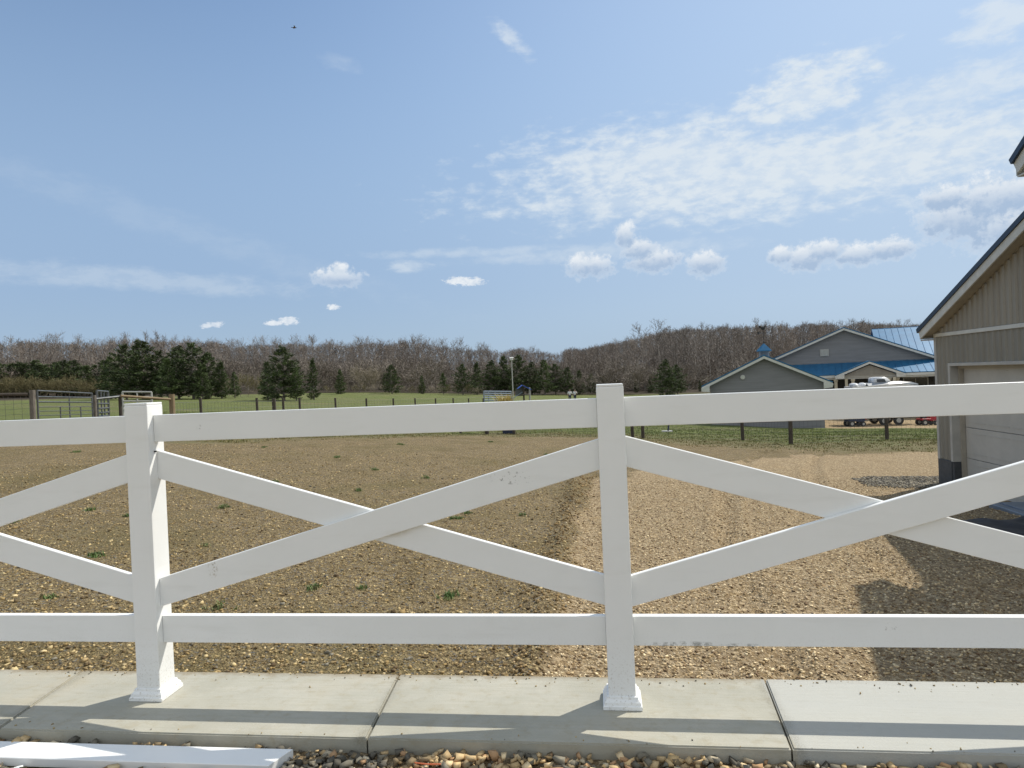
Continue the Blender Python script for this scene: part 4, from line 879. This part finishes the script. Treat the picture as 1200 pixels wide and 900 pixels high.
mb = MB(); mb.span(13.6, 33.2, PYF - .03, PYF + .0, PZ0 - .26, PZ0 - .065); mb.span(13.8, 33.1, PYF + .1, PYF + .24, PZ0 - .40, PZ0 - .12); hpart(hs, 'porch_beam', mb, M['trimw'])
for x in (16.6, 19.9, 21.15, 23.75, 24.3, 27.9, 30.6, 32.9):
    mb = MB(); r_ = .11; mb.span(x - r_, x + r_, PYF + .08, PYF + .3, HG - .1, PZ0 - .401); mb.span(x - .15, x + .15, PYF + .04, PYF + .34, HG - .1, HG + .35, .01); mb.span(x - .15, x + .15, PYF + .04, PYF + .34, PZ0 - .56, PZ0 - .402, .01); hpart(hs, 'porch_post', mb, M['cream'])
for x, wd_, z0, z1 in ((15.0, 1.2, -1.3, .3), (18.3, 1.6, -1.3, .3), (25.9, 1.8, -1.3, .3), (29.3, 1.6, -1.3, .3), (31.8, 1.0, -1.3, .3)):
    mb = MB(); mb.span(x - wd_ / 2, x + wd_ / 2, HY - .05, HY - .002, z0, z1); wf = hpart(hs, 'window', mb, M['trimg']); mb = MB(); mb.span(x - wd_ / 2 + .08, x - .03, HY - .056, HY - .051, z0 + .08, z1 - .08); mb.span(x + .03, x + wd_ / 2 - .08, HY - .056, HY - .051, z0 + .08, z1 - .08); g_ = hpart(hs, 'pane', mb, M['glass']); g_.parent = wf
mb = MB(); mb.span(22.0, 23.0, HY - .06, HY - .002, HG, -.1); hpart(hs, 'door', mb, M['trimg'])
mb = MB(); mb.span(13.6, 33.2, PYF - .1, HY - .07, HG - .3, HG + .12); hpart(hs, 'porch_floor', mb, M['cream'])
# small gable over the entrance
ex, ehw, ey = 22.35, 2.5, PYF - .35
mb = MB(); lap_gable(mb, ex - 1.9, ex + 1.9, ey + .25, .62, .66, .42, .13); hpart(hs, 'entrance_gable', mb, M['taupe2'])
mb = MB(); zc = .70 + .42 * ehw; 
mb.slab([(ex - ehw, ey, .70), (ex, ey, zc), (ex, ey + 3.2, zc), (ex - ehw, ey + 3.2, .70)][::-1], .06); mb.slab([(ex, ey, zc), (ex + ehw, ey, .70), (ex + ehw, ey + 3.2, .70), (ex, ey + 3.2, zc)][::-1], .06); hpart(hs, 'entrance_roof', mb, M['roof'])
mb = MB()
for sgn in (-1, 1): mb.slab([(ex + sgn * ehw, ey - .03, .67), (ex, ey - .03, zc - .03), (ex, ey - .03, zc - .20), (ex + sgn * ehw, ey - .03, .48)], .03); mb.slab([(ex + sgn * ehw, ey - .01, .60), (ex + sgn * 1.85, ey - .01, .86), (ex + sgn * 1.85, ey - .01, .44), (ex + sgn * ehw, ey - .01, .44)], .2)
hpart(hs, 'entrance_fascia', mb, M['trimw'])
for sgn in (-1, 1):
    mb = MB(); mb.span(ex + sgn * 1.7 - .1, ex + sgn * 1.7 + .1, ey + .06, ey + .26, HG - .1, .43); hpart(hs, 'entrance_post', mb, M['cream'])

# ------------------------------------------------------------------ boat on its trailer and the things beside it
BY = 47.5
def bx_(px_): return at(px_, 450, 48.3)[0]
def bz_(py_, px_=1030): return at(px_, py_, 48.3)[2]
x0, x1 = bx_(993), bx_(1071); L = x1 - x0; zb_ = gz(x0 + L / 2, BY)
bt = empty('motor_boat', ((x0 + x1) / 2, BY, zb_ + .62), 0, 'white motor boat with small cabin screen and grey deck, parked before the house porch', 'boat')
gunw = bz_(451.5, 1030)
rings = []
for f_, wd_, zt_, zk in ((0, .82, 0, .75), (.25, .95, .02, .62), (.55, .95, .05, .58), (.8, .62, .03, .75), (.95, .2, -.1, .95), (1.0, .03, -.16, 1.15)):
    x = x0 + L * f_; zt2 = gunw + zt_; k0 = zb_ + zk
    rings.append([(x, BY - wd_, zt2), (x, BY - wd_ * .93, (zt2 * .45 + k0 * .55)), (x, BY - wd_ * .4, k0 + .08), (x, BY, k0), (x, BY + wd_ * .4, k0 + .08), (x, BY + wd_ * .93, (zt2 * .45 + k0 * .55)), (x, BY + wd_, zt2)])
mb = MB(); mb.loft(rings); hpart(bt, 'hull', mb, M['white'], None, False)
mb = MB(); mb.loft([[(x0 + L * f_, BY - w_, gunw + .0 + z), (x0 + L * f_, BY - w_ * .7, gunw + .16 + z), (x0 + L * f_, BY + w_ * .7, gunw + .16 + z), (x0 + L * f_, BY + w_, gunw + z)] for f_, w_, z in ((.22, .9, .02), (.5, .93, .08), (.7, .78, .10), (.88, .4, .0), (.99, .05, -.14))]); hpart(bt, 'deck_cover', mb, M['grey'])
mb = MB(); mb.loft([[(x0 + L * a1, BY - w_, gunw + z), (x0 + L * b1, BY - w_, gunw + z), (x0 + L * b1, BY + w_, gunw + z), (x0 + L * a1, BY + w_, gunw + z)] for a1, b1, w_, z in ((.335, .56, .62, .15), (.335, .54, .6, .40), (.34, .50, .56, .56), (.37, .45, .5, .60))]); cb2 = hpart(bt, 'cabin', mb, M['white'], None, True)
mb = MB(); mb.slab([(x0 + L * .36, BY - .635, gunw + .24), (x0 + L * .49, BY - .635, gunw + .24), (x0 + L * .47, BY - .60, gunw + .46), (x0 + L * .36, BY - .60, gunw + .46)], .02); o = hpart(bt, 'window', mb, M['glass']); o.parent = cb2
for f_, w_ in ((.07, .26), (.19, .20), (.72, .36)):
    mb = MB(); mb.ball((x0 + L * f_, BY - .1, gunw + .10), (w_, .6, .15), 14); hpart(bt, 'cushion', mb, M['white'], None, True)
tr = empty('boat_trailer', ((x0 + x1) / 2, BY, zb_), 0, 'dark boat trailer with red fenders carrying the white boat', 'trailer')
mb = MB()
for s_ in (-1, 1): mb.span(x0 - .1, x1 - .2, BY + s_ * .6 - .05, BY + s_ * .6 + .05, zb_ + .44, zb_ + .54); mb.tube((x1 - .2, BY + s_ * .6, zb_ + .49), (x1 + .8, BY, zb_ + .46), .045)
for f_ in (.05, .35, .65, .9): mb.span(x0 + L * f_ - .04, x0 + L * f_ + .04, BY - .55, BY + .55, zb_ + .43, zb_ + .53)
for f_ in (.15, .8): mb.span(x0 + L * f_ - .05, x0 + L * f_ + .05, BY - .3, BY + .3, zb_ + .54, zb_ + .72)
hpart(tr, 'frame', mb, M['black'])
for f_ in (.42, .62):
    for s_ in (-1, 1):
        cx_ = x0 + L * f_; yy = BY + s_ * .86
        mb = MB(); mb.tube((cx_, yy - .09, zb_ + .31), (cx_, yy + .09, zb_ + .31), .31, n=20); wh = hpart(tr, 'wheel', mb, M['black']); mb = MB(); mb.tube((cx_, yy - .1, zb_ + .31), (cx_, yy + .1, zb_ + .31), .16, n=14); rm = hpart(tr, 'rim', mb, M['trimg']); rm.parent = wh
for s_ in (-1, 1): mb = MB(); mb.span(x0 + L * .31, x0 + L * .73, BY + s_ * .86 - .13, BY + s_ * .86 + .13, zb_ + .66, zb_ + .70, .01); hpart(tr, 'fender', mb, M['red'])
mb = MB(); mb.span(x0 + .25, x0 + .9, BY - .67, BY - .651, zb_ + .42, zb_ + .60); hpart(tr, 'tail_light_panel', mb, M['red'])
mb = MB(); mb.tube((x1 + .5, BY, zb_), (x1 + .5, BY, zb_ + .5), .035); hpart(tr, 'jack', mb, M['galv'])
def tractor(px_, y_, s_, body, lab):
    X = at(px_, 495, (y_ + 3.2) / .985)[0]; z = gz(X, y_); e = empty('lawn_tractor', (X, y_, z), R(8), lab, 'lawn tractor', None)
    def q(name, mb, mat, parent=None): return mb.build(name, mat, parent or e)
    mb = MB(); mb.loft([[(x * s_, -.24 * w_ * s_, .36 * s_), (x * s_, .24 * w_ * s_, .36 * s_), (x * s_, .22 * w_ * s_, h * s_), (x * s_, -.22 * w_ * s_, h * s_)] for x, w_, h in ((.10, 1, .78), (.45, 1, .76), (.72, .85, .66), (.80, .7, .55))]); q('hood', mb, body)
    mb = MB(); mb.span(-.62 * s_, .1 * s_, -.42 * s_, .42 * s_, .42 * s_, .56 * s_, .03 * s_); q('fender', mb, body)
    mb = MB(); mb.span(-.45 * s_, -.1 * s_, -.2 * s_, .2 * s_, .57 * s_, .66 * s_, .02); mb.box((-.48 * s_, 0, .8 * s_), (.07 * s_, .4 * s_, .3 * s_), Matrix.Rotation(-.2, 3, 'Y'), .02); q('seat', mb, M['black'])
    mb = MB(); mb.tube((.12 * s_, 0, .74 * s_), (.0, 0, .98 * s_), .02 * s_); mb.tube((-.01 * s_, 0, .97 * s_), (.01 * s_, 0, 1.0 * s_), .16 * s_, n=16); q('steering_wheel', mb, M['black'])
    for x, r_, yy in ((-.42, .25, .38), (.52, .19, .34)):
        for sg in (-1, 1): mb = MB(); mb.tube((x * s_, sg * yy * s_ - .09 * s_, r_ * s_), (x * s_, sg * yy * s_ + .09 * s_, r_ * s_), r_ * s_, n=18); wh = q('wheel', mb, M['black']); mb = MB(); mb.tube((x * s_, sg * yy * s_ - .1 * s_, r_ * s_), (x * s_, sg * yy * s_ + .1 * s_, r_ * s_), r_ * .5 * s_, n=12); q('rim', mb, M['trimg'], wh)
    mb = MB(); mb.span(-.12 * s_, .42 * s_, -.46 * s_, .46 * s_, .12 * s_, .24 * s_, .03 * s_); q('mower_deck', mb, M['black'])
    return e
tractor(1057, 46.2, .85, M['red'], 'red lawn tractor parked right of the boat trailer')
tractor(1086, 46.6, 1.15, M['black'], 'dark lawn tractor parked alone at the right, before the cream wall')
tractor(982, 46.0, .85, M['denim'], 'small dark blue ride-on tractor at the left end of the boat trailer')

# ------------------------------------------------------------------ pasture fences, gates and panels
def wiregrid(mb, p, q, z0, z1, rows, step, r=.003, verts_=True):
    p = Vector(p); q = Vector(q); L_ = (q - p).length
    for i in range(rows): f_ = i / (rows - 1); mb.tube(p + Vector((0, 0, z0 + (z1 - z0) * f_)), q + Vector((0, 0, z0 + (z1 - z0) * f_)), r, n=3)
    if verts_:
        n_ = max(1, int(L_ / step))
        for i in range(1, n_): c_ = p.lerp(q, i / n_); mb.tube(c_ + Vector((0, 0, z0)), c_ + Vector((0, 0, z1)), r, n=3)
def field_fence(label, posts, wires=(.1, 1.1, 6, .3), r=.003, rails=None, name='pasture_fence'):
    b0 = posts[0]; root = empty(name, (b0[0], b0[1], gz(b0[0], b0[1])), 0, label, 'fence')
    for (x, y, zt_, rad, mt) in posts:
        mb = MB(); z = gz(x, y); mb.tube((x, y, z - .15), (x + random.uniform(-.02, .02), y, zt_), rad * 1.04, rad, n=10); hpart(root, 'post', mb, M[mt])
    for a1, b1 in zip(posts, posts[1:]):
        if math.dist(a1[:2], b1[:2]) > 14: continue
        mb = MB(); wiregrid(mb, (a1[0], a1[1] - a1[3], gz(a1[0], a1[1])), (b1[0], b1[1] - b1[3], gz(b1[0], b1[1])), *wires, r); hpart(root, 'wire_mesh', mb, M['wire'])
    for (p, q, rr, mt) in rails or (): mb = MB(); mb.tube(p, q, rr, n=8); hpart(root, 'rail', mb, M[mt])
    return root
def pt(px_, ytop, Z): p = at(px_, ytop, Z); return p
def post(px_, ytop, Z, rad, mt): p = at(px_, ytop, Z); return (p[0], p[1], p[2], rad, mt)
# long line running away across the pasture
ser = [(201, 462, 22, .085, 'newwood'), (235, 466, 25, .05, 'darkwood')] + [(x, 466.5 + .4 * math.sin(x), 2.82 * 6350 / (888 - x), .055 if x != 321 else .09, 'darkwood') for x in (301, 321, 331.5, 351, 393, 429, 460.5, 486.5, 510, 531, 549, 566)]
ps = [post(*s_) for s_ in ser]; ps = [(x, y, max(z, gz(x, y) + .9), r_, m_) for x, y, z, r_, m_ in ps]
field_fence('wire pasture fence on round posts running away behind the left span toward the blue canopy', ps, (.1, 1.05, 5, .3), .004)
# left: big grey post, dark board, mesh
a1, b1, c1_ = at(-130, 461, 16), at(-40, 461, 16.4), at(37, 457, 17)
pl = [post(-130, 460, 16, .08, 'oldwood'), post(-42, 459, 16.4, .08, 'oldwood'), post(37, 457, 17, .065, 'oldwood')]
field_fence('fence with dark top board and wire mesh on weathered posts at the far left edge', pl, (.1, 1.15, 9, .15), .0035, [(at(-130, 464.5, 16) - np.array([0, .1, 0]), at(36, 462, 17) - np.array([0, .08, 0]), .04, 'darkwood')])
def tube_gate(label, pL, pR, zs_, z0, vx, r=.022, ends=True, name='tube_gate', cat='gate', mat='galv', thin=None):
    pL = np.array(pL); pR = np.array(pR); root = empty(name, tuple(pL), 0, label, cat)
    mb = MB(); 
    for f_ in (0, 1): p = pL + (pR - pL) * f_; mb.tube((p[0], p[1], z0[0] + (z0[1] - z0[0]) * f_), (p[0], p[1], zs_[0][0] + (zs_[0][1] - zs_[0][0]) * f_), r * 1.15)
    hpart(root, 'frame', mb, M[mat])
    for k, (za, zb2) in enumerate(zs_): mb = MB(); mb.tube((pL[0], pL[1], za), (pR[0], pR[1], zb2), r if (thin is None or k < thin) else r * .5); hpart(root, 'bar', mb, M[mat])
    for f_, k0, k1 in vx: p = pL + (pR - pL) * f_; za = zs_[k0][0] * (1 - f_) + zs_[k0][1] * f_; zb2 = zs_[k1][0] * (1 - f_) + zs_[k1][1] * f_; mb = MB(); mb.tube((p[0], p[1], za), (p[0], p[1], zb2), r * .8); hpart(root, 'brace', mb, M[mat])
    return root
gl, gr_ = at(44, 470, 17.2), at(108, 470, 19.6)
def zz_(px_, py_, Z): return at(px_, py_, Z)[2]
rows = [(zz_(44, a1, 17.2), zz_(108, b1, 19.6)) for a1, b1 in ((457.8, 461), (465, 466), (471, 471.5), (477, 476.5), (482, 481), (487, 485), (492, 489))]
tube_gate('six bar galvanised tube gate between the grey post and a darker post, far left', gl, gr_, rows, (rows[-1][0], rows[-1][1]), [(.38, 3, 6), (.55, 1, 6), (.76, 3, 6)], .02, thin=3)
def lone_post(px_, yt, Z, rad, mt, lab):
    p = at(px_, yt, Z); z = gz(p[0], p[1]); mb = MB(); mb.tube((0, 0, -.15), (0, 0, p[2] - z), rad * 1.04, rad, n=10); o = mb.build('gate_post', M[mt]); o.location = (p[0], p[1], z); tag(o, lab, 'post'); return o
lone_post(110.5, 463, 19.7, .05, 'oldwood', 'weathered wooden post closing the right end of the tube gate')
lone_post(140.5, 462, 20.6, .05, 'darkwood', 'dark wooden post just left of the white left fence post top')
p1, p2 = at(114, 470, 20), at(127, 470, 21)
rows = [(zz_(114, a1, 20), zz_(127, b1, 21)) for a1, b1 in ((458, 459), (467, 467), (473, 473), (479, 478), (484, 483), (488, 487))]
tube_gate('narrow upright metal walk gate right of the long tube gate', p1, p2, rows, rows[-1], [(.35, 0, 5), (.62, 0, 5)], .028, name='walk_gate', mat='galv')
mb = MB(); p, q = at(112.5, 467.5, 19.8), at(143, 464.3, 20.6); mb.tube((0, 0, 0), tuple(q - p), .035, n=8); o = mb.build('pipe_rail', M['galv']); o.location = tuple(p); tag(o, 'pale pipe rail sloping up between the tube gate post and the dark post', 'rail')
mb = MB(); p, q = at(141.5, 464, 20.5), at(199.5, 468, 21.9); mb.tube((0, 0, 0), tuple(q - p), .04, n=8); o = mb.build('wooden_rail', M['newwood']); o.location = tuple(p); tag(o, 'tan wooden pole rail leading to the tan post behind the left white post', 'rail')
p1, p2 = at(144, 470, 26), at(178, 470, 26)
rows = [(zz_(144, a1, 26), zz_(178, a1 + .2, 26)) for a1 in (459.2, 465, 470, 475, 480)]
tube_gate('pale square topped livestock panel showing just above the left white post', p1, p2, rows, (gz(p1[0], p1[1]), gz(p2[0], p2[1])), [(.5, 0, 4)], .03, name='livestock_panel', cat='panel', mat='trimg')
# right: mesh fence in front of the houses
rp = [(571, 28.3), (602, 28.0), (741, 25.6), (753, 25.3), (870, 24.2), (926, 21.9), (1039, 22.6), (1160, 22.5), (1290, 22.4)]
pr = []
for px_, Z in rp: p = at(px_, 500, Z); pr.append((p[0], p[1], gz(p[0], p[1]) + 1.22, .06 if px_ != 926 else .065, 'darkwood'))
field_fence('wire mesh fence on dark posts crossing the grass in front of the houses', pr, (.05, 1.15, 8, .15), .003)
# low board rail and dark trough past the dirt, centre
p, q = at(536, 503.5, 28.6), at(572, 503, 28.3); mb = MB(); 
g1, g2 = gz(p[0], p[1]), gz(q[0], q[1]); mb.slab([(p[0], p[1], g1 + .36), (q[0], q[1], g2 + .36), (q[0], q[1] + .3, g2 + .36), (p[0], p[1] + .3, g1 + .36)], .05)
for f_ in (.08, .92): c_ = p + (q - p) * f_; mb.span(c_[0] - .04, c_[0] + .04, c_[1] + .04, c_[1] + .26, g1 - .1, g1 + .312)
o = mb.build('plank_bench', M['darkwood']); o.data.transform(Matrix.Translation((-p[0], -p[1], -g1))); o.location = (p[0], p[1], g1); tag(o, 'low dark plank bench at the far edge of the dirt, left of centre', 'bench')
p = at(596, 503, 28.6); g1 = gz(p[0], p[1]); e = empty('water_trough', (p[0], p[1], g1), 0, 'dark blue-black water trough beside a short fence post', 'trough')
MB().loft([[(-.26 * k, -.18 * k, z), (.26 * k, -.18 * k, z), (.26 * k, .18 * k, z), (-.26 * k, .18 * k, z)] for k, z in ((.85, 0), (1, .32), (1.06, .33), (1.06, .36), (.96, .36), (.8, .12))]).build('tub', M['denim'], e)
# small post with a pale foot out in the grass
p = px_ground(783, 506); g1 = gz(p[0], p[1]); e = empty('yard_hydrant', (p[0], p[1], g1), 0, 'dark slanted hand hydrant on a pale round foot, out in the green grass', 'hydrant')
MB().tube((0, 0, 0), (.08, 0, .8), .04).tube((.08, 0, .78), (-.12, 0, .70), .03).tube((.08, 0, .8), (.25, 0, .92), .02).build('pipe', M['denim'], e)
MB().tube((-.05, 0, -.02), (-.05, 0, .05), .26, n=18).build('foot', M['trimg'], e)
# playset with blue canopy, pole, panels
PZ = 72
def W(px_, py_, Z=PZ): return at(px_, py_, Z)
pc = W(618, 460); g1 = gz(pc[0], pc[1]); e = empty('playset', (pc[0], pc[1], g1), R(10), 'small playset with bright blue canopy and pale slide on the pasture', 'playset')
def L_(px_, py_, dy=0): p = W(px_, py_); return (p[0] - pc[0], dy, p[2] - g1)
mb = MB(); a1, b1, c2 = L_(610.5, 452.2), L_(613, 451), L_(622.3, 456.0)
mb.slab([(b1[0] - .1, -.6, b1[2]), (c2[0], -.6, c2[2] - .02), (c2[0], .6, c2[2] - .02), (b1[0] - .1, .6, b1[2])], .06); mb.slab([(a1[0] - .4, -.6, b1[2] - .35), (b1[0] - .12, -.6, b1[2]), (b1[0] - .12, .6, b1[2]), (a1[0] - .4, .6, b1[2] - .35)], .06); mb.build('canopy', M['bluecanopy'], e)
for px_, dy in ((613.5, -.5), (613.5, .5), (620.5, -.5), (620.5, .5)): q = L_(px_, 456, dy); MB().tube((q[0], dy, -.1), (q[0], dy, b1[2] - .3), .055).build('post', M['trimg'] if px_ > 615 else M['darkwood'], e)
q0, q1 = L_(600, 464, -.3), L_(612, 459, -.3); MB().slab([(q0[0] - .9, -.35, .15), (q1[0], -.35, q1[2]), (q1[0], .15, q1[2]), (q0[0] - .9, .15, .15)], .05).build('slide', M['steelblue'], e)
mb = MB(); q2 = L_(606, 454.5); mb.loft([[(L_(604, 460)[0], y, .9), (L_(614, 460)[0], y, .9), (L_(614, 456)[0], y, q2[2] - .1), (L_(611, 454)[0], y, q2[2] + .05), (L_(607, 454.5)[0], y, q2[2]), (L_(604.5, 456.5)[0], y, q2[2] - .2)] for y in (.62, .70)]); mb.build('side_panel', M['galv'], e)
MB().span(L_(612, 460)[0], L_(621, 460)[0], -.5, .5, 1.0, 1.08).build('platform', M['oldwood'], e)
p = W(599.5, 422, 78); g1 = gz(p[0], p[1]); e = empty('tall_pole', (p[0], p[1], g1), 0, 'thin pale pole with a small box at its top, left of the blue canopy', 'pole')
MB().tube((0, 0, -.2), (0, 0, p[2] - g1), .07, .05, n=8).build('shaft', M['trimg'], e); MB().span(-.16, .16, -.14, .14, p[2] - g1 - .02, p[2] - g1 + .22, .02).slab([(-.22, -.2, p[2] - g1 + .23), (.22, -.2, p[2] - g1 + .23), (.22, .2, p[2] - g1 + .34), (-.22, .2, p[2] - g1 + .34)], .02).build('box', M['trimw'], e)
p1, p2 = W(567, 462, 62), W(599, 461, 66)
rows = [(zz_(567, a1, 62), zz_(599, a1 + .3, 66)) for a1 in (458.6, 461, 463.5, 466, 469, 473)]
tube_gate('grey metal corral panels standing in the pasture left of the blue canopy', p1, p2, rows, (gz(p1[0], p1[1]), gz(p2[0], p2[1])), [(.16, 0, 5), (.40, 0, 5), (.62, 0, 5), (.8, 0, 5)], .055, name='corral_panel', cat='panel', mat='steelblue')
for i, x_ in enumerate((585, 592, 597)):
    p = W(x_, 464, 61); g1 = gz(p[0], p[1]); z = p[2] - g1 + .1
    V, F, C_ = blades(rng.normal(0, .16, 14), rng.normal(0, .16, 14), np.zeros(14), np.full(14, max(.5, z)), np.full(14, .03), np.full(14, .08), pick([(.42, .36, .16), (.5, .43, .22)], 14), 6)
    o = np_mesh('dry_grass_clump', V, F, M['leafy'], col=C_); o.location = (p[0], p[1], g1); tag(o, ('left', 'middle', 'right')[i] + 'most of three straw yellow grass clumps before the corral panels' if i != 1 else 'middle one of three straw yellow grass clumps before the corral panels', 'grass clump', 'straw yellow clumps')

# ------------------------------------------------------------------ people far off
def skinned(name, pts, edges, radii, mat, parent):
    me = bpy.data.meshes.new(name); me.from_pydata(pts, edges, []); o = link(name, me, mat, parent)
    md = o.modifiers.new('skin', 'SKIN'); md.use_smooth_shade = True
    for i, r_ in enumerate(radii):
        sv = me.skin_vertices[0].data[i]; sv.radius = (r_, r_) if not isinstance(r_, tuple) else r_; sv.use_root = i == 0
    sb = o.modifiers.new('sub', 'SUBSURF'); sb.levels = 1; sb.render_levels = 1; return o
def person(px_, pyh, Z, rz, lab, arm=0, hat=False):
    p = at(px_, pyh, Z); g1 = gz(p[0], p[1]); e = empty('person', (p[0], p[1], g1), rz, lab, 'person', None); s_ = min(1.1, max(.85, (p[2] - g1) / 1.72)); e.scale = (s_,) * 3
    hr = (.34, -.12, 1.22) if not arm else (.28, -.30, 1.50); he = (.30, .02, 1.12) if not arm else (.34, -.10, 1.18)
    P_ = [(0, 0, .95), (0, 0, 1.15), (0, 0, 1.38), (0, 0, 1.49), (0, -.01, 1.60), (0, -.01, 1.68), (.19, 0, 1.42), (he), (hr), (-.19, 0, 1.42), (-.27, .02, 1.13), (-.25, -.08, .88), (.1, 0, .90), (.11, -.01, .5), (.11, .03, .08), (.11, -.12, .04), (-.1, 0, .90), (-.11, -.01, .5), (-.11, .03, .08), (-.11, -.12, .04)]
    E_ = [(0, 1), (1, 2), (2, 3), (3, 4), (4, 5), (2, 6), (6, 7), (7, 8), (2, 9), (9, 10), (10, 11), (0, 12), (12, 13), (13, 14), (14, 15), (0, 16), (16, 17), (17, 18), (18, 19)]
    R_ = [.14, .13, .15, .055, .095, .07, .065, .045, .035, .065, .045, .035, .09, .06, .045, .035, .09, .06, .045, .035]
    skinned('body', P_, E_, R_, M['skin'], e)
    skinned('shirt', [P_[i] for i in (0, 1, 2, 6, 7, 9, 10)] + [(0, 0, 1.46)], [(0, 1), (1, 2), (2, 3), (3, 4), (2, 5), (5, 6), (2, 7)], [.165, .155, .175, .085, .062, .085, .062, .075], M['cloth'], e)
    skinned('trousers', [P_[i] for i in (0, 12, 13, 14, 16, 17, 18)], [(0, 1), (1, 2), (2, 3), (0, 4), (4, 5), (5, 6)], [.155, .11, .08, .065, .11, .08, .065], M['denim'], e)
    MB().ball((0, .02, 1.68), (.10, .11, .11), 12).build('hair', M['hair'], e, True); return e
person(667.5, 458.6, 78, R(10), 'person in white top standing left of a second white-clad person, far off behind the rail')
person(673.5, 458.4, 79, R(-20), 'person in white top with one hand raised to the face, far off behind the rail', 1)
person(1092.3, 445.5, 54, R(15), 'person in white top standing by the right end of the house porch')

# ------------------------------------------------------------------ flying bird, cord
p = at(345, 32.5, 26); e = empty('flying_bird', tuple(p), R(25), 'tiny dark bird flying high in the clear sky at upper left', 'bird'); e.scale = (.8, .8, .8)
bd = MB(); rg = []
for x, r_, z in ((-.11, .004, 0), (-.08, .016, 0), (-.03, .030, 0), (.02, .032, .002), (.055, .018, .006), (.075, .019, .010), (.092, .012, .010), (.108, .002, .006)): rg.append([(x, r_ * math.cos(a_), z + r_ * math.sin(a_)) for a_ in np.linspace(0, 6.283, 9)[:-1]])
bd.loft(rg); bd.loft([[(-.08, -.012, 0), (-.08, .012, 0), (-.08, .012, .004), (-.08, -.012, .004)], [(-.15, -.03, 0), (-.15, .03, 0), (-.15, .03, .002), (-.15, -.03, .002)]]); bd.build('body', M['hair'], e, True)
for sg in (-1, 1):
    MB().loft([[(-.03, sg * .015, .02), (.035, sg * .015, .02), (.035, sg * .015, .026), (-.03, sg * .015, .026)], [(-.02, sg * .08, .05), (.03, sg * .08, .05), (.03, sg * .08, .054), (-.02, sg * .08, .054)], [(-.05, sg * .16, .03), (-.03, sg * .16, .03), (-.03, sg * .16, .032), (-.05, sg * .16, .032)]]).build('wing', M['grey'], e)
pts_ = []
for i in range(24): u = i / 23; x = -.86 + .22 * u; y = -.405 - .035 * math.sin(u * 3.1); pts_.append(Vector((x, y, -.050 + .012 * math.sin(u * 3.1))))
mb = MB(); mb.path(pts_, .0035, 6); o = mb.build('orange_cord', M['orange']); o.data.transform(Matrix.Translation(-pts_[0])); o.location = pts_[0]; tag(o, 'short orange cord curving over the stones at the bottom edge', 'cord')
